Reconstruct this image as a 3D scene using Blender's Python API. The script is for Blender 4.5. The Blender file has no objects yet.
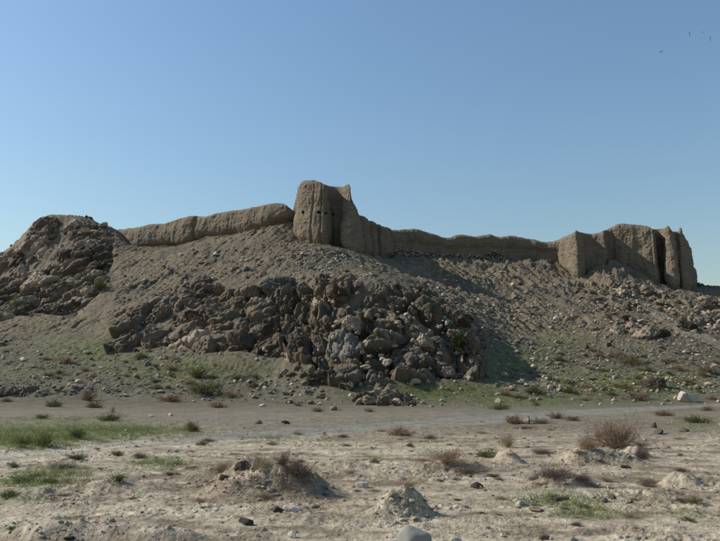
import bpy, bmesh, math
import numpy as np
from mathutils import Vector, Matrix, Euler

scene = bpy.context.scene
COL = scene.collection
RNG = np.random.default_rng(11)

# ------------------------------------------------------------------ camera
F = 720.0                                   # focal length in photo pixels (photo is 720 x 541)
PITCH = math.atan((381.0 - 270.5) / F)
EYE = 1.7
cam_d = bpy.data.cameras.new('camera'); cam = bpy.data.objects.new('camera', cam_d); COL.objects.link(cam)
cam_d.sensor_width = 36.0; cam_d.lens = 36.0 * F / 720.0
cam_d.clip_start = 0.1; cam_d.clip_end = 9000
cam.location = (0, 0, EYE); cam.rotation_euler = (math.pi / 2 + PITCH, 0, 0)
scene.camera = cam

# ------------------------------------------------------------------ sky, sun, exposure
SUN_EL, SUN_AZ = math.radians(37), math.atan2(0.22, -0.975)      # azimuth of the direction TO the sun, in the xy plane
tosun = Vector((math.cos(SUN_AZ) * math.cos(SUN_EL), math.sin(SUN_AZ) * math.cos(SUN_EL), math.sin(SUN_EL)))
world = bpy.data.worlds.new('World'); scene.world = world; world.use_nodes = True
nt = world.node_tree; nt.nodes.clear()
sky = nt.nodes.new('ShaderNodeTexSky'); sky.sky_type = 'NISHITA'; sky.sun_disc = False
sky.sun_elevation = SUN_EL; sky.sun_rotation = math.pi / 2 - SUN_AZ
sky.altitude = 300; sky.air_density = 1.8; sky.dust_density = 0.9; sky.ozone_density = 6.0
bg = nt.nodes.new('ShaderNodeBackground'); bg.inputs['Strength'].default_value = 0.127
wo = nt.nodes.new('ShaderNodeOutputWorld')
nt.links.new(sky.outputs[0], bg.inputs[0]); nt.links.new(bg.outputs[0], wo.inputs[0])
sun_d = bpy.data.lights.new('sun', 'SUN'); sun_d.energy = 5.0; sun_d.angle = math.radians(0.53); sun_d.color = (1.0, 0.95, 0.86)
sun = bpy.data.objects.new('sun', sun_d); COL.objects.link(sun)
sun.rotation_euler = (-tosun).to_track_quat('-Z', 'Y').to_euler(); sun.location = (-40, -20, 60)
scene.view_settings.view_transform = 'Standard'; scene.view_settings.look = 'None'
scene.view_settings.exposure = 0.0; scene.view_settings.gamma = 1.0
scene.render.engine = 'CYCLES'

# ------------------------------------------------------------------ noise
_p = np.random.default_rng(5).permutation(256); PERM = np.concatenate([_p, _p, _p])
_g = np.random.default_rng(6).normal(size=(256, 3)); GRAD = _g / np.linalg.norm(_g, axis=1)[:, None]
def noise3(x, y, z):
    x, y, z = np.broadcast_arrays(np.asarray(x, float), np.asarray(y, float), np.asarray(z, float))
    xi, yi, zi = np.floor(x).astype(int), np.floor(y).astype(int), np.floor(z).astype(int)
    fx, fy, fz = x - xi, y - yi, z - zi
    u, v, w = [t * t * t * (t * (t * 6 - 15) + 10) for t in (fx, fy, fz)]
    xi &= 255; yi &= 255; zi &= 255
    out = 0
    for dx in (0, 1):
        px_ = PERM[xi + dx]
        for dy in (0, 1):
            py_ = PERM[px_ + yi + dy]
            for dz in (0, 1):
                g = GRAD[PERM[py_ + zi + dz]]
                d = g[..., 0] * (fx - dx) + g[..., 1] * (fy - dy) + g[..., 2] * (fz - dz)
                out = out + d * (u if dx else 1 - u) * (v if dy else 1 - v) * (w if dz else 1 - w)
    return out * 1.5
def fbm(x, y, z=0.0, octaves=4, lac=2.03, gain=0.5, ridged=False):
    a, s, t = 1.0, 0.0, 0.0
    for o in range(octaves):
        n = noise3(x, y, z)
        if ridged: n = 1 - 2 * np.abs(n)
        s = s + a * n; t += a
        x, y, z = x * lac + 17.3, y * lac + 5.1, z * lac + 9.7; a *= gain
    return s / t
def worley(x, y, seed=0):
    xi, yi = np.floor(x).astype(int), np.floor(y).astype(int)
    f1 = np.full(x.shape, 9.0); f2 = np.full(x.shape, 9.0)
    for dx in (-1, 0, 1):
        for dy in (-1, 0, 1):
            h = PERM[(PERM[(xi + dx + seed) & 255] + yi + dy) & 255]
            h2 = PERM[h + 37]
            d = np.hypot(xi + dx + h / 255.0 - x, yi + dy + h2 / 255.0 - y)
            f2 = np.where(d < f1, f1, np.minimum(f2, d)); f1 = np.minimum(f1, d)
    return f1, f2
def cells3(P, seed=0):
    """3-D cell noise: f1, f2, cell hash (0..255), integer cell id, offset from the cell's seed point"""
    I = np.floor(P).astype(int); n = len(P)
    f1 = np.full(n, 9.0); f2 = np.full(n, 9.0); hh = np.zeros(n, int); cid = np.zeros(n, np.int64); off = np.zeros((n, 3))
    for dx in (-1, 0, 1):
        for dy in (-1, 0, 1):
            for dz in (-1, 0, 1):
                a, b, c = I[:, 0] + dx, I[:, 1] + dy, I[:, 2] + dz
                h = PERM[PERM[PERM[(a + seed) & 255] + (b & 255)] + (c & 255)]
                q = np.stack([P[:, 0] - a - PERM[h + 11] / 255., P[:, 1] - b - PERM[h + 71] / 255., P[:, 2] - c - PERM[h + 151] / 255.], 1)
                d = np.sqrt((q * q).sum(1)); m = d < f1
                f2 = np.where(m, f1, np.minimum(f2, d)); f1 = np.where(m, d, f1); hh = np.where(m, h, hh)
                cid = np.where(m, (a + 500) * 1000000 + (b + 500) * 1000 + c + 500, cid); off[m] = q[m]
    return f1, f2, hh, cid, off
def blocks(P, seed, tilt=1.0, crack=0.5, width=0.09):
    """blocky broken-rock relief: every cell is a tilted facet with its own height, open joints between"""
    f1, f2, h, cid, off = cells3(P, seed)
    t = GRAD[h] ; hgt = PERM[h + 200] / 255. - .5
    return hgt + tilt * (t * off).sum(1) - crack * np.exp(-((f2 - f1) / width) ** 2), cid, h
def sstep(a, b, x):
    t = np.clip((x - a) / (b - a), 0, 1); return t * t * (3 - 2 * t)

# ------------------------------------------------------------------ photo pixel -> direction -> point at a known distance
cP, sP = math.cos(PITCH), math.sin(PITCH)
def at(px, py, Y):
    a = (np.asarray(px, float) - 360) / F; b = (270.5 - np.asarray(py, float)) / F
    dy = cP - b * sP; dz = sP + b * cP
    return np.stack(np.broadcast_arrays(a / dy * Y, Y + 0 * a, EYE + dz / dy * Y), -1)
def project(X, Y, Z):
    z = Z - EYE
    d = Y * cP + z * sP; v = -Y * sP + z * cP
    return 360 + F * X / d, 270.5 - F * v / d
def ground_pt(px, py):                      # on the flat plain, z = 0
    b = (270.5 - py) / F; dy = cP - b * sP; dz = sP + b * cP
    Y = -EYE / dz * dy
    return (px - 360) / F / dy * Y, Y

# ------------------------------------------------------------------ small object helpers
def mesh_from(name, verts, faces, mat=None, smooth=True):
    """verts (n,3); faces (m,3) or (m,4) numpy"""
    verts = np.ascontiguousarray(verts, np.float32); faces = np.ascontiguousarray(faces, np.int32)
    me = bpy.data.meshes.new(name)
    k = faces.shape[1]; m = len(faces)
    me.vertices.add(len(verts)); me.vertices.foreach_set('co', verts.ravel())
    me.loops.add(m * k); me.loops.foreach_set('vertex_index', faces.ravel())
    me.polygons.add(m); me.polygons.foreach_set('loop_start', np.arange(0, m * k, k, dtype=np.int32))
    me.polygons.foreach_set('use_smooth', np.full(m, smooth))
    me.update(calc_edges=True)
    if mat: me.materials.append(mat)
    return me
def link(name, data, parent=None, loc=None, rot=None, scale=None):
    o = bpy.data.objects.new(name, data); COL.objects.link(o)
    if parent: o.parent = parent
    if loc is not None: o.location = loc
    if rot is not None: o.rotation_euler = rot
    if scale is not None: o.scale = scale
    return o
def tag(o, label=None, cat=None, group=None, kind=None):
    if label: o['label'] = label
    if cat: o['category'] = cat
    if group: o['group'] = group
    if kind: o['kind'] = kind
    return o
def set_col(me, cols, name='col'):
    a = me.color_attributes.new(name, 'FLOAT_COLOR', 'POINT')
    c = np.ones((len(cols), 4), np.float32); c[:, :3] = cols
    a.data.foreach_set('color', c.ravel())

# ------------------------------------------------------------------ materials
def node_mat(name, base=None, attr=None, spread=0.25, scales=(0.6, 6.0, 40.0), bump=0.3, bump_dist=0.05, rough=0.95,
             tint=None, tint_scale=0.35, rand=0.0, strata=False, translucent=0.0, coords='Object', pits=0.0):
    m = bpy.data.materials.new(name); m.use_nodes = True
    n = m.node_tree.nodes; L = m.node_tree.links
    bs = n['Principled BSDF']; bs.inputs['Roughness'].default_value = rough
    bs.inputs['Specular IOR Level'].default_value = 0.15
    tc = n.new('ShaderNodeTexCoord'); vec = tc.outputs[coords]
    if rand:
        oi = n.new('ShaderNodeObjectInfo'); ad = n.new('ShaderNodeVectorMath'); ad.operation = 'ADD'
        ml = n.new('ShaderNodeMath'); ml.operation = 'MULTIPLY'; ml.inputs[1].default_value = 50
        L.new(oi.outputs['Random'], ml.inputs[0]); L.new(vec, ad.inputs[0]); L.new(ml.outputs[0], ad.inputs[1]); vec = ad.outputs[0]
    if attr:
        at_ = n.new('ShaderNodeAttribute'); at_.attribute_name = attr; col = at_.outputs['Color']
    else:
        rgb = n.new('ShaderNodeRGB'); rgb.outputs[0].default_value = (*base, 1); col = rgb.outputs[0]
    def mix(kind, fac, a, b):
        x = n.new('ShaderNodeMix'); x.data_type = 'RGBA'; x.blend_type = kind
        for s, v in ((x.inputs[0], fac), (x.inputs[6], a), (x.inputs[7], b)):
            if hasattr(v, 'links'): L.new(v, s)
            else: s.default_value = v
        return x.outputs[2]
    if tint:
        nz = n.new('ShaderNodeTexNoise'); nz.inputs['Scale'].default_value = tint_scale; nz.inputs['Detail'].default_value = 5
        L.new(vec, nz.inputs['Vector'])
        rp = n.new('ShaderNodeValToRGB'); rp.color_ramp.elements[0].position = 0.42; rp.color_ramp.elements[1].position = 0.62
        L.new(nz.outputs[0], rp.inputs[0]); col = mix('MIX', rp.outputs[0], col, (*tint, 1))
    hs = []
    for i, sc in enumerate(scales):
        nz = n.new('ShaderNodeTexNoise'); nz.inputs['Scale'].default_value = sc; nz.inputs['Detail'].default_value = 6
        nz.inputs['Roughness'].default_value = 0.62
        L.new(vec, nz.inputs['Vector'])
        mr = n.new('ShaderNodeMapRange'); mr.inputs[1].default_value = 0.28; mr.inputs[2].default_value = 0.72
        mr.inputs[3].default_value = 1 - spread; mr.inputs[4].default_value = 1 + spread
        L.new(nz.outputs[0], mr.inputs[0]); hs.append((nz.outputs[0], sc))
        col = mix('MULTIPLY', 1.0, col, mr.outputs[0])
    if strata:
        wv = n.new('ShaderNodeTexNoise'); wv.inputs['Scale'].default_value = 1.0; wv.inputs['Detail'].default_value = 4
        mp = n.new('ShaderNodeMapping'); mp.inputs['Scale'].default_value = (0.25, 0.25, 4.5); L.new(vec, mp.inputs[0]); L.new(mp.outputs[0], wv.inputs['Vector'])
        mr = n.new('ShaderNodeMapRange'); mr.inputs[1].default_value = 0.3; mr.inputs[2].default_value = 0.7
        mr.inputs[3].default_value = 0.9; mr.inputs[4].default_value = 1.08; L.new(wv.outputs[0], mr.inputs[0]); col = mix('MULTIPLY', 1.0, col, mr.outputs[0])
        hs.append((wv.outputs[0], 3.0))
    if pits:
        vo = n.new('ShaderNodeTexVoronoi'); vo.inputs['Scale'].default_value = pits; L.new(vec, vo.inputs['Vector']); hs.append((vo.outputs[0], pits))
    if rand:
        mr = n.new('ShaderNodeMapRange'); mr.inputs[3].default_value = 1 - rand; mr.inputs[4].default_value = 1 + rand
        L.new(oi.outputs['Random'], mr.inputs[0]); col = mix('MULTIPLY', 1.0, col, mr.outputs[0])
    L.new(col, bs.inputs['Base Color'])
    if bump:
        acc = None
        for h, sc in hs:
            ml = n.new('ShaderNodeMath'); ml.operation = 'MULTIPLY'; ml.inputs[1].default_value = min(1.0, 4.0 / sc); L.new(h, ml.inputs[0])
            if acc is None: acc = ml.outputs[0]
            else:
                ad = n.new('ShaderNodeMath'); L.new(acc, ad.inputs[0]); L.new(ml.outputs[0], ad.inputs[1]); acc = ad.outputs[0]
        bp = n.new('ShaderNodeBump'); bp.inputs['Strength'].default_value = bump; bp.inputs['Distance'].default_value = bump_dist
        L.new(acc, bp.inputs['Height']); L.new(bp.outputs[0], bs.inputs['Normal'])
    if translucent:
        tr = n.new('ShaderNodeBsdfTranslucent'); L.new(col, tr.inputs['Color'])
        ms = n.new('ShaderNodeMixShader'); ms.inputs[0].default_value = translucent
        L.new(bs.outputs[0], ms.inputs[1]); L.new(tr.outputs[0], ms.inputs[2]); L.new(ms.outputs[0], n['Material Output'].inputs[0])
    return m

M_GROUND = node_mat('earth', attr='col', spread=0.27, scales=(0.9, 3.2, 11.0, 45.0), bump=0.8, bump_dist=0.09)
M_WALL = node_mat('mud_wall', base=(0.180, 0.140, 0.094), spread=0.17, scales=(0.5, 3.2, 14.0), bump=0.6, bump_dist=0.18,
                  tint=(0.165, 0.138, 0.100), strata=True, pits=3.5)
M_ROCK = {
 'tan':  node_mat('rock_tan', base=(0.168, 0.130, 0.090), spread=0.24, scales=(0.7, 3.5, 18.0), bump=0.75, bump_dist=0.16, rand=0.28, tint=(0.105, 0.088, 0.066)),
 'pink': node_mat('rock_pink', base=(0.36, 0.280, 0.205), spread=0.22, scales=(0.7, 3.5, 18.0), bump=0.75, bump_dist=0.16, rand=0.22, tint=(0.190, 0.150, 0.109), tint_scale=0.5),
 'dark': node_mat('rock_dark', base=(0.085, 0.069, 0.050), spread=0.26, scales=(0.7, 3.5, 18.0), bump=0.75, bump_dist=0.16, rand=0.25, tint=(0.15, 0.118, 0.084)),
 'grey': node_mat('rock_grey', base=(0.140, 0.126, 0.103), spread=0.26, scales=(0.9, 4.5, 20.0), bump=0.8, bump_dist=0.14, rand=0.18, tint=(0.20, 0.182, 0.15)),
 'pale': node_mat('rock_pale', base=(0.40, 0.36, 0.30), spread=0.2, scales=(1.5, 8.0, 30.0), bump=0.5, bump_dist=0.05, rand=0.15),
 'light': node_mat('rock_light', base=(0.25, 0.237, 0.208), spread=0.12, scales=(3.0, 14.0, 60.0), bump=0.3, bump_dist=0.02),
 'rust': node_mat('rock_rust', base=(0.078, 0.055, 0.045), spread=0.26, scales=(1.5, 8.0, 30.0), bump=0.6, bump_dist=0.06, rand=0.15),
}

# ------------------------------------------------------------------ the fort's walls: plan path (px, distance, top py, base py)
WALLS = {
 'left': [(108,132,233,254),(114,131,228.5,254),(120,130,228,254),(126,128.4,227,254.5),(135,126.6,225.5,254.5),(147,125.4,223,251),(160,123.9,222,249.5),(172,122.4,218,248.5),
          (184,120.6,215,247),(192,119.8,214,246),(195.5,120.0,214.5,245),(199,119.5,215,243.5),(205,118.9,214.5,240),(214,118,211.5,238.5),(228,116.5,209,236.5),
          (242,115.0,207.5,234.5),(256,113.5,204.5,232),(264,112.6,202.5,230.5),(274,111.8,201.5,227.5),(283,111.3,202,224),(289,111.6,204.5,223),(294,112.4,208,226),(301,113,209,228)],
 'tower': [(293.5,116,205,238),(295,112.5,190,240),(296.8,109.4,182.5,241.5),(300,107.9,180.5,243.5),(307,106.4,178.8,245.5),(316,105.2,180.6,246),(324,104.7,182.5,245.5),
           (329.5,105.6,184.2,246),(332.5,107.6,185,248),(336,108.1,185.3,250),(340,107.7,185.5,251),(344,106.0,184.3,252.5),(348,105.1,188,253),(352,105.0,197,253.5),
           (357,105.4,206,254.5),(362,106.6,213,255),(366,107.8,216.5,256),(372,109.2,220,258),(376,110.8,222,259),(381,111.3,224.5,260),(386,113,226.5,261),(392,116,228,261)],
 'right': [(379,116.5,224,260),(388,116.8,227.5,259),(397,117.2,229,258.5),(408,117.8,228,258.5),(418,118.2,228.2,259),(430,119,231,260),(440,119.6,235,261),(447,120,237,262),(453,120.2,236,262),(460,120.6,233.5,262),(468,120.9,234.2,263),
           (477,121.3,235.5,263),(491,121.9,233.6,263),(502,122.2,236,263.5),(513,122.4,234.5,264),(524,122.6,236.5,264),(535,122.6,238.6,264),(547,122.4,241,264),(558,121.6,239,267),(570,120,234,270)],
 'bastion': [(556,123,239.5,268),(562,119,236,272),(569,115.4,233,280),(575,113.8,229.7,284),(580,113.9,229.7,284),(586,115.8,232,277),(592,116.0,233,272),(600,115.2,231.8,267),(605,115.0,231.5,265),
             (607.5,117.6,230,265),(611,117.9,227,265.5),(616,117.4,223.8,266.5),(622,117,222.7,268),(632,116.4,223.6,271.5),(641,115.7,224.6,275),(649,114.9,226.3,280),(654.5,114.7,227.6,283),
             (657,117.2,228.3,283),(660,117.6,228,284),(662.5,114.9,226.6,287),(666,113.5,226.1,290),(671,113.0,227.6,292),(675,113.2,230,292.5),(676.8,114.0,231,292),(679,113.2,228.5,292),(683.5,113.1,226.0,291.5),
             (686.5,113.8,231.5,291),(690,115.2,241,290),(693,117,255,289),(695,119,268,288),(696,122,278,288)],
}

# ------------------------------------------------------------------ terrain
CTRL = []                                   # (x, y, z)
def ctl(px, lst):
    for py, d in lst: CTRL.append(at(px, py, d))
ctl(-60, [(388,64),(366,78),(340,96),(316,112),(290,126),(272,138)])
ctl(0,   [(388,64),(364,78),(336,96),(312,109),(284,122),(254,133)])
ctl(30,  [(335,96),(300,110),(262,122),(226,132)])
ctl(23, [(239,132.5)]); ctl(10, [(249,133)]); ctl(34, [(222,131.5)]); ctl(119, [(229,129.5),(240,124)]); ctl(44,  [(217,131)]); ctl(78, [(218,130)]); ctl(110, [(226,129)])
ctl(60,  [(388,64),(360,79),(328,97),(300,108),(262,119),(220,130)])
ctl(95,  [(322,95),(286,107),(255,118),(224,129)])
ctl(120, [(385,65),(348,82),(305,99),(277,111)])
ctl(160, [(350,78),(310,91),(272,108)])
ctl(200, [(383,64),(357,73),(325,83),(285,98)])
ctl(245, [(352,71),(300,86),(262,102)])
ctl(290, [(384,62),(356,68),(315,78),(276,92),(250,102)])
ctl(320, [(388,60),(362,63.5),(318,70.5),(286,80),(262,95)])
ctl(345, [(390,59),(366,61.8),(324,66.5),(286,73),(270,89)])
ctl(400, [(388,60),(362,63.5),(325,67.5),(289,74),(284,88),(272,102)])
ctl(450, [(388,61),(368,64),(338,67.5),(316,72.5),(304,88),(284,104)])
ctl(478, [(386,62),(370,67),(345,74),(322,84),(300,98)])
ctl(510, [(384,64),(366,73),(334,88),(298,105)])
ctl(560, [(382,66),(352,80),(315,98),(288,109)])
ctl(610, [(378,69),(345,84),(312,98),(288,108)])
ctl(650, [(372,72),(340,86),(316,97),(300,106)])
ctl(690, [(372,72),(342,86),(320,96),(302,105)])
ctl(720, [(372,73),(346,86),(322,98),(305,108),(288,121)])
ctl(790, [(374,74),(350,88),(326,102),(298,124)])
for key, path in WALLS.items():
    for i, (px, d, tp, bp_) in enumerate(path):
        if key == 'tower' and i in (0, 1, 20, 21): continue
        if key == 'right' and i < 2: continue
        if key == 'left' and i < 4: continue
        if i % 2 == 0 or key in ('bastion',):
            p = at(px, bp_, d); CTRL.append(p + (0, -0.2, 0.15))
            if i % 4 == 0: CTRL.append(p + (0, 9, 0.6))
for px, py, d in ((0,254,133),(30,226,132),(60,220,130),(95,224,129),(-60,272,138),(720,288,121),(790,298,124)):
    CTRL.append(at(px, py, d) + (0, 12, -2.0)); CTRL.append(at(px, py, d) + (0, 30, -7.0))
for X, Y in [(x * d, d) for d in (3, 8, 15, 25, 38, 50, 57) for x in (-.9, -.6, -.35, -.12, .12, .35, .6, .9)]:
    CTRL.append((X, Y, 0.0))
for px, d, z in ((-200,90,5),(-200,120,9),(-200,145,9),(920,90,6),(920,120,9),(920,145,9)): CTRL.append(at(px, 300, d) * (1, 1, 0) + (0, 0, z))
for X in (-150, -75, 0, 75, 150): CTRL.append((X, 165, 7.0)); CTRL.append((X, 230, 0.0))
CTRL = np.array(CTRL)
def tps_fit(P, z, smooth=0.02):
    s = 50.0; Q = P / s
    r = np.linalg.norm(Q[:, None] - Q[None], axis=2); K = np.where(r > 0, r * r * np.log(r + 1e-12), 0) + np.eye(len(P)) * smooth
    A = np.hstack([np.ones((len(P), 1)), Q]); n = len(P)
    S = np.zeros((n + 3, n + 3)); S[:n, :n] = K; S[:n, n:] = A; S[n:, :n] = A.T
    w = np.linalg.solve(S, np.concatenate([z, np.zeros(3)]))
    def ev(X, Y):
        out = np.empty(X.size); x, y = X.ravel() / s, Y.ravel() / s
        for i in range(0, X.size, 20000):
            r2 = (x[i:i+20000, None] - Q[:, 0]) ** 2 + (y[i:i+20000, None] - Q[:, 1]) ** 2
            out[i:i+20000] = (0.5 * r2 * np.log(r2 + 1e-12)) @ w[:n] + w[n] + w[n+1] * x[i:i+20000] + w[n+2] * y[i:i+20000]
        return out.reshape(X.shape)
    return ev
tps = tps_fit(CTRL[:, :2], CTRL[:, 2], 0.0004)

ROWS = np.concatenate([np.geomspace(3, 15, 290)[:-1], np.geomspace(15, 54, 142)[:-1], np.arange(54, 128, 0.2), np.arange(128, 160, 0.8), np.geomspace(160, 4000, 24)])
TMIN, TMAX, NC = -0.74, 0.74, 830
TH = np.linspace(TMIN, TMAX, NC)
GY = np.repeat(ROWS[:, None], NC, 1); GX = GY * TH[None]
# coarse evaluation of the smooth hill, then upsample
ri = np.unique(np.concatenate([np.arange(0, len(ROWS), 5), [len(ROWS) - 1]])); ci = np.unique(np.concatenate([np.arange(0, NC, 6), [NC - 1]]))
Zc = tps(GX[np.ix_(ri, ci)], GY[np.ix_(ri, ci)])
tmp = np.stack([np.interp(np.arange(NC), ci, row) for row in Zc])
Z = np.stack([np.interp(np.arange(len(ROWS)), ri, tmp[:, j]) for j in range(NC)], 1)
Z *= sstep(46, 60, GY); Z = np.where(GY > 60, np.maximum(Z, -0.3), Z)
Z *= 1 - sstep(170, 260, GY)
BX, BY = project(GX, GY, Z)                  # smooth surface seen from the viewpoint, only used to paint zones
def blob(px, py, rx, ry, soft=1.0):
    return np.exp(-(((BX - px) / rx) ** 2 + ((BY - py) / ry) ** 2) * soft)
def poly_mask(pts, feather):
    P = np.array(pts, float); inside = np.zeros(BX.shape, bool); dist = np.full(BX.shape, 1e9)
    for (x0, y0), (x1, y1) in zip(P, np.roll(P, -1, 0)):
        c = ((y0 > BY) != (y1 > BY)) & (BX < (x1 - x0) * (BY - y0) / (y1 - y0 + 1e-9) + x0); inside ^= c
        t = np.clip(((BX - x0) * (x1 - x0) + (BY - y0) * (y1 - y0)) / ((x1 - x0) ** 2 + (y1 - y0) ** 2), 0, 1)
        dist = np.minimum(dist, np.hypot(BX - x0 - t * (x1 - x0), BY - y0 - t * (y1 - y0)))
    return np.clip(0.5 + np.where(inside, dist, -dist) / (2 * feather), 0, 1)
CRAG_POLY = [(108,352),(118,322),(140,305),(160,290),(200,276),(232,290),(270,296),(305,282),(338,277),(375,282),(420,292),(455,312),(478,322),(486,345),(480,378),(440,380),(400,378),(372,384),(330,384),(306,362),(268,358),(235,350),(205,352),(160,348)]
LEFT_POLY = [(-80,300),(-10,258),(8,254),(26,238),(36,222),(60,216),(100,219),(118,230),(116,262),(100,296),(78,318),(40,316),(0,322),(-80,330)]
RIGHT_POLY = [(588,288),(610,280),(640,285),(668,292),(690,300),(730,298),(730,330),(700,336),(672,342),(640,342),(608,330),(600,310)]
RIGHT_PARTS = [[(588,288),(610,280),(640,285),(668,292),(690,300),(730,298),(730,340),(704,328),(682,316),(664,304),(640,297),(600,300)], [(600,306),(640,312),(656,322),(672,336),(670,343),(640,343),(608,330)]]
m_crag = poly_mask(CRAG_POLY, 7); m_left = poly_mask(LEFT_POLY, 7); m_right = poly_mask(RIGHT_POLY, 9)
hill = sstep(55, 66, GY) * (1 - sstep(160, 200, GY))
upper = sstep(352, 318, BY) * hill
D = np.zeros_like(Z)
# hill relief
wx = GX + 2.0 * fbm(GX * .1, GY * .1, 3.0, 2)
D += hill * 0.55 * fbm(GX * 0.16, GY * 0.16, 1.0, 4)
lean = np.where(BX < 345, 0.55, -0.30)
wx = np.where(BX < 345, GX - 0.55 * (GY - 90), GX + 0.30 * (GY - 90)) + 1.2 * fbm(GX * .2, GY * .2, 3.0, 2)
rill = fbm(wx * 0.8, GY * 0.10, 7.0, 3, ridged=True)
D += upper * (0.20 + 0.35 * sstep(430, 480, BX) * (1 - sstep(600, 650, BX))) * rill
D += hill * 0.16 * fbm(GX * 1.1, GY * 0.8, 5.0, 4)
D += upper * 0.16 * fbm(GX * 3.2, GY * 2.2, 6.0, 2) + hill * 0.20 * fbm(GX * 1.9, GY * 1.5, 66.0, 3, ridged=True)
ero = upper * sstep(385, 430, BX) * (1 - sstep(690, 740, BX)) * sstep(345, 315, BY)
sel = (ero > .02) & (GY < 128)
ero_n = 0.5 + 0.9 * fbm(GX[sel] * .12, GY[sel] * .12, 60., 2)
Pq = np.stack([wx[sel] * .75, GY[sel] * .38, Z[sel] * .5], 1)
D[sel] += ero[sel] * np.clip(ero_n, 0.15, 1) * (0.75 * blocks(Pq, 5, .8, .35, .14)[0] + 0.38 * blocks(Pq * 2.6, 8, .8, .4, .14)[0])
sel = (upper > .02) & (BX < 400) & (GY < 128)
Pq = np.stack([wx[sel] * .9, GY[sel] * .45, Z[sel] * .6], 1)
D[sel] += upper[sel] * np.clip(.35 + 1.3 * fbm(GX[sel] * .15, GY[sel] * .15, 61., 2), 0, 1) * 0.55 * blocks(Pq, 6, .8, .3, .14)[0]
# rock under the outcrops
mrock = np.maximum(np.maximum(m_crag, m_left * 0.9), m_right * 0.45)
sel = mrock > 0.01
f1, f2 = worley(GX[sel] * 0.45, GY[sel] * 0.45 + GX[sel] * 0.2, 3); g1, g2 = worley(GX[sel] * 1.1 + 7, GY[sel] * 1.1, 9)
mcut = np.maximum(np.maximum(sstep(.6, 1, m_crag) * (.22 + .78 * sstep(215, 300, BX)), sstep(.6, 1, m_left) * .45), sstep(.6, 1, m_right) * .2)
D[sel] += -1.9 * mcut[sel] + mrock[sel] * (0.3 * (f2 - f1) - .3)
# eroded bank at the foot of the left slope
bank = sstep(-120, -30, BX) * (1 - sstep(80, 150, BX))
bl = 61.5 + 0.9 * fbm(GX * 0.5, 3.0, 1.0, 3) + 0.9 * fbm(GX * 0.7, GY * .5, 8.0, 4)
D += bank * hill * (0.7 * sstep(0, 1.4, GY - bl) - 0.4) * sstep(58, 60.5, GY) * (1 - sstep(66, 76, GY))
# foreground relief
fore = 1 - sstep(50, 60, GY)
nearw = 1 - sstep(22, 40, GY)
D += fore * 0.05 * fbm(GX * 0.25, GY * 0.5, 11.0, 3)
D += fore * 0.045 * fbm(GX * 0.55, GY * 2.2, 12.0, 4) * (0.4 + 0.6 * nearw)
lump = sstep(-0.1, 0.35, fbm(GX * 0.4, GY * 0.55, 15.0, 3))
D += nearw * (0.4 + 0.8 * lump) * 0.085 * fbm(GX * 3.0, GY * 4.2, 13.0, 4, gain=0.6)
D += nearw * (.25 + lump) * 0.032 * fbm(GX * 13, GY * 13, 14.0, 3, gain=0.6)
mound_m = np.zeros_like(Z)
# (px, base py, half width px, height px, depth/width, roughness)
for mx, my, hw, hp, asp, rg in ((404,518,46,15,0.75,1.1),(394,517,22,10,.7,.9),(418,516,20,11,.7,.9),(268,495,80,27,0.75,1.1),(232,488,40,14,0.9,0.6),(600,464,60,15,0.7,1.0),(640,458,22,11,.8,1.0),(511,463,18,11,1.0,0.6),
                            (565,487,40,12,0.8,0.8),(60,541,90,16,0.35,0.6),(150,541,60,10,0.5,0.6),(690,486,30,14,0.8,0.4),(340,468,36,7,0.6,0.5),(120,492,70,8,0.5,0.5),(455,470,50,8,0.6,0.7),(30,498,40,7,.7,.6)):
    x0, y0 = ground_pt(mx, my); w = hw * y0 / F; h = hp * y0 / F
    y0 = y0 + w * asp * 0.5
    dx = (GX - x0) / w; dy = (GY - y0) / (w * asp)
    a = np.abs(dx) + np.abs(dy) < 4
    r = np.hypot(dx[a], dy[a]) + 0.42 * fbm(GX[a] * 1.6 / w * .5, GY[a] * 1.6 / w * .5, 20.0 + mx, 4, gain=.6)
    prof = 1 - sstep(0.15, 1.0, r)
    D[a] += h * prof * (1 + 0.22 * rg * fbm(GX[a] * 4, GY[a] * 4, 21.0, 3)) + rg * h * 0.20 * prof * (blocks(np.stack([GX[a] * 3.2 / w * .45, GY[a] * 3.2 / w * .45, 0 * GX[a] + .3 + mx], 1), 4, .9, .4, .14)[0] + .5 * blocks(np.stack([GX[a] * 8 / w * .45, GY[a] * 8 / w * .45, 0 * GX[a] + .3 + mx], 1), 7, .9, .5, .16)[0] + .7 * fbm(GX[a] * 2.2 / w, GY[a] * 2.2 / w, 24.0, 4, gain=.6))
    mound_m[a] = np.maximum(mound_m[a], prof)
# the dirt track (plan polyline on the plain), slightly sunken and smooth
TRK = [(-300,492,.7),(-120,468,.9),(0,455,1.0),(100,446,1.0),(200,438,1.3),(330,429,1.7),(450,421,2.2),(560,412.5,2.4),(640,408,2.0),(720,404.5,1.8),(900,401,1.6)]
tp = np.array([(*ground_pt(a, b), w) for a, b, w in TRK])
td = np.full(Z.shape, 99.0)
for (x0, y0, w0), (x1, y1, w1) in zip(tp[:-1], tp[1:]):
    t = np.clip(((GX - x0) * (x1 - x0) + (GY - y0) * (y1 - y0)) / ((x1 - x0) ** 2 + (y1 - y0) ** 2), 0, 1)
    td = np.minimum(td, np.hypot(GX - x0 - t * (x1 - x0), GY - y0 - t * (y1 - y0)) / (w0 + t * (w1 - w0)))
td = td + 0.18 * fbm(GX * 0.5, GY * 0.7, 30.0, 3)
m_trk = (1 - sstep(0.85, 1.15, td)) * (GY < 70)
D *= 1 - 0.75 * m_trk
D -= 0.05 * m_trk
rut = np.exp(-((td - 0.45) / 0.12) ** 2); D -= 0.03 * rut * m_trk
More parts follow.
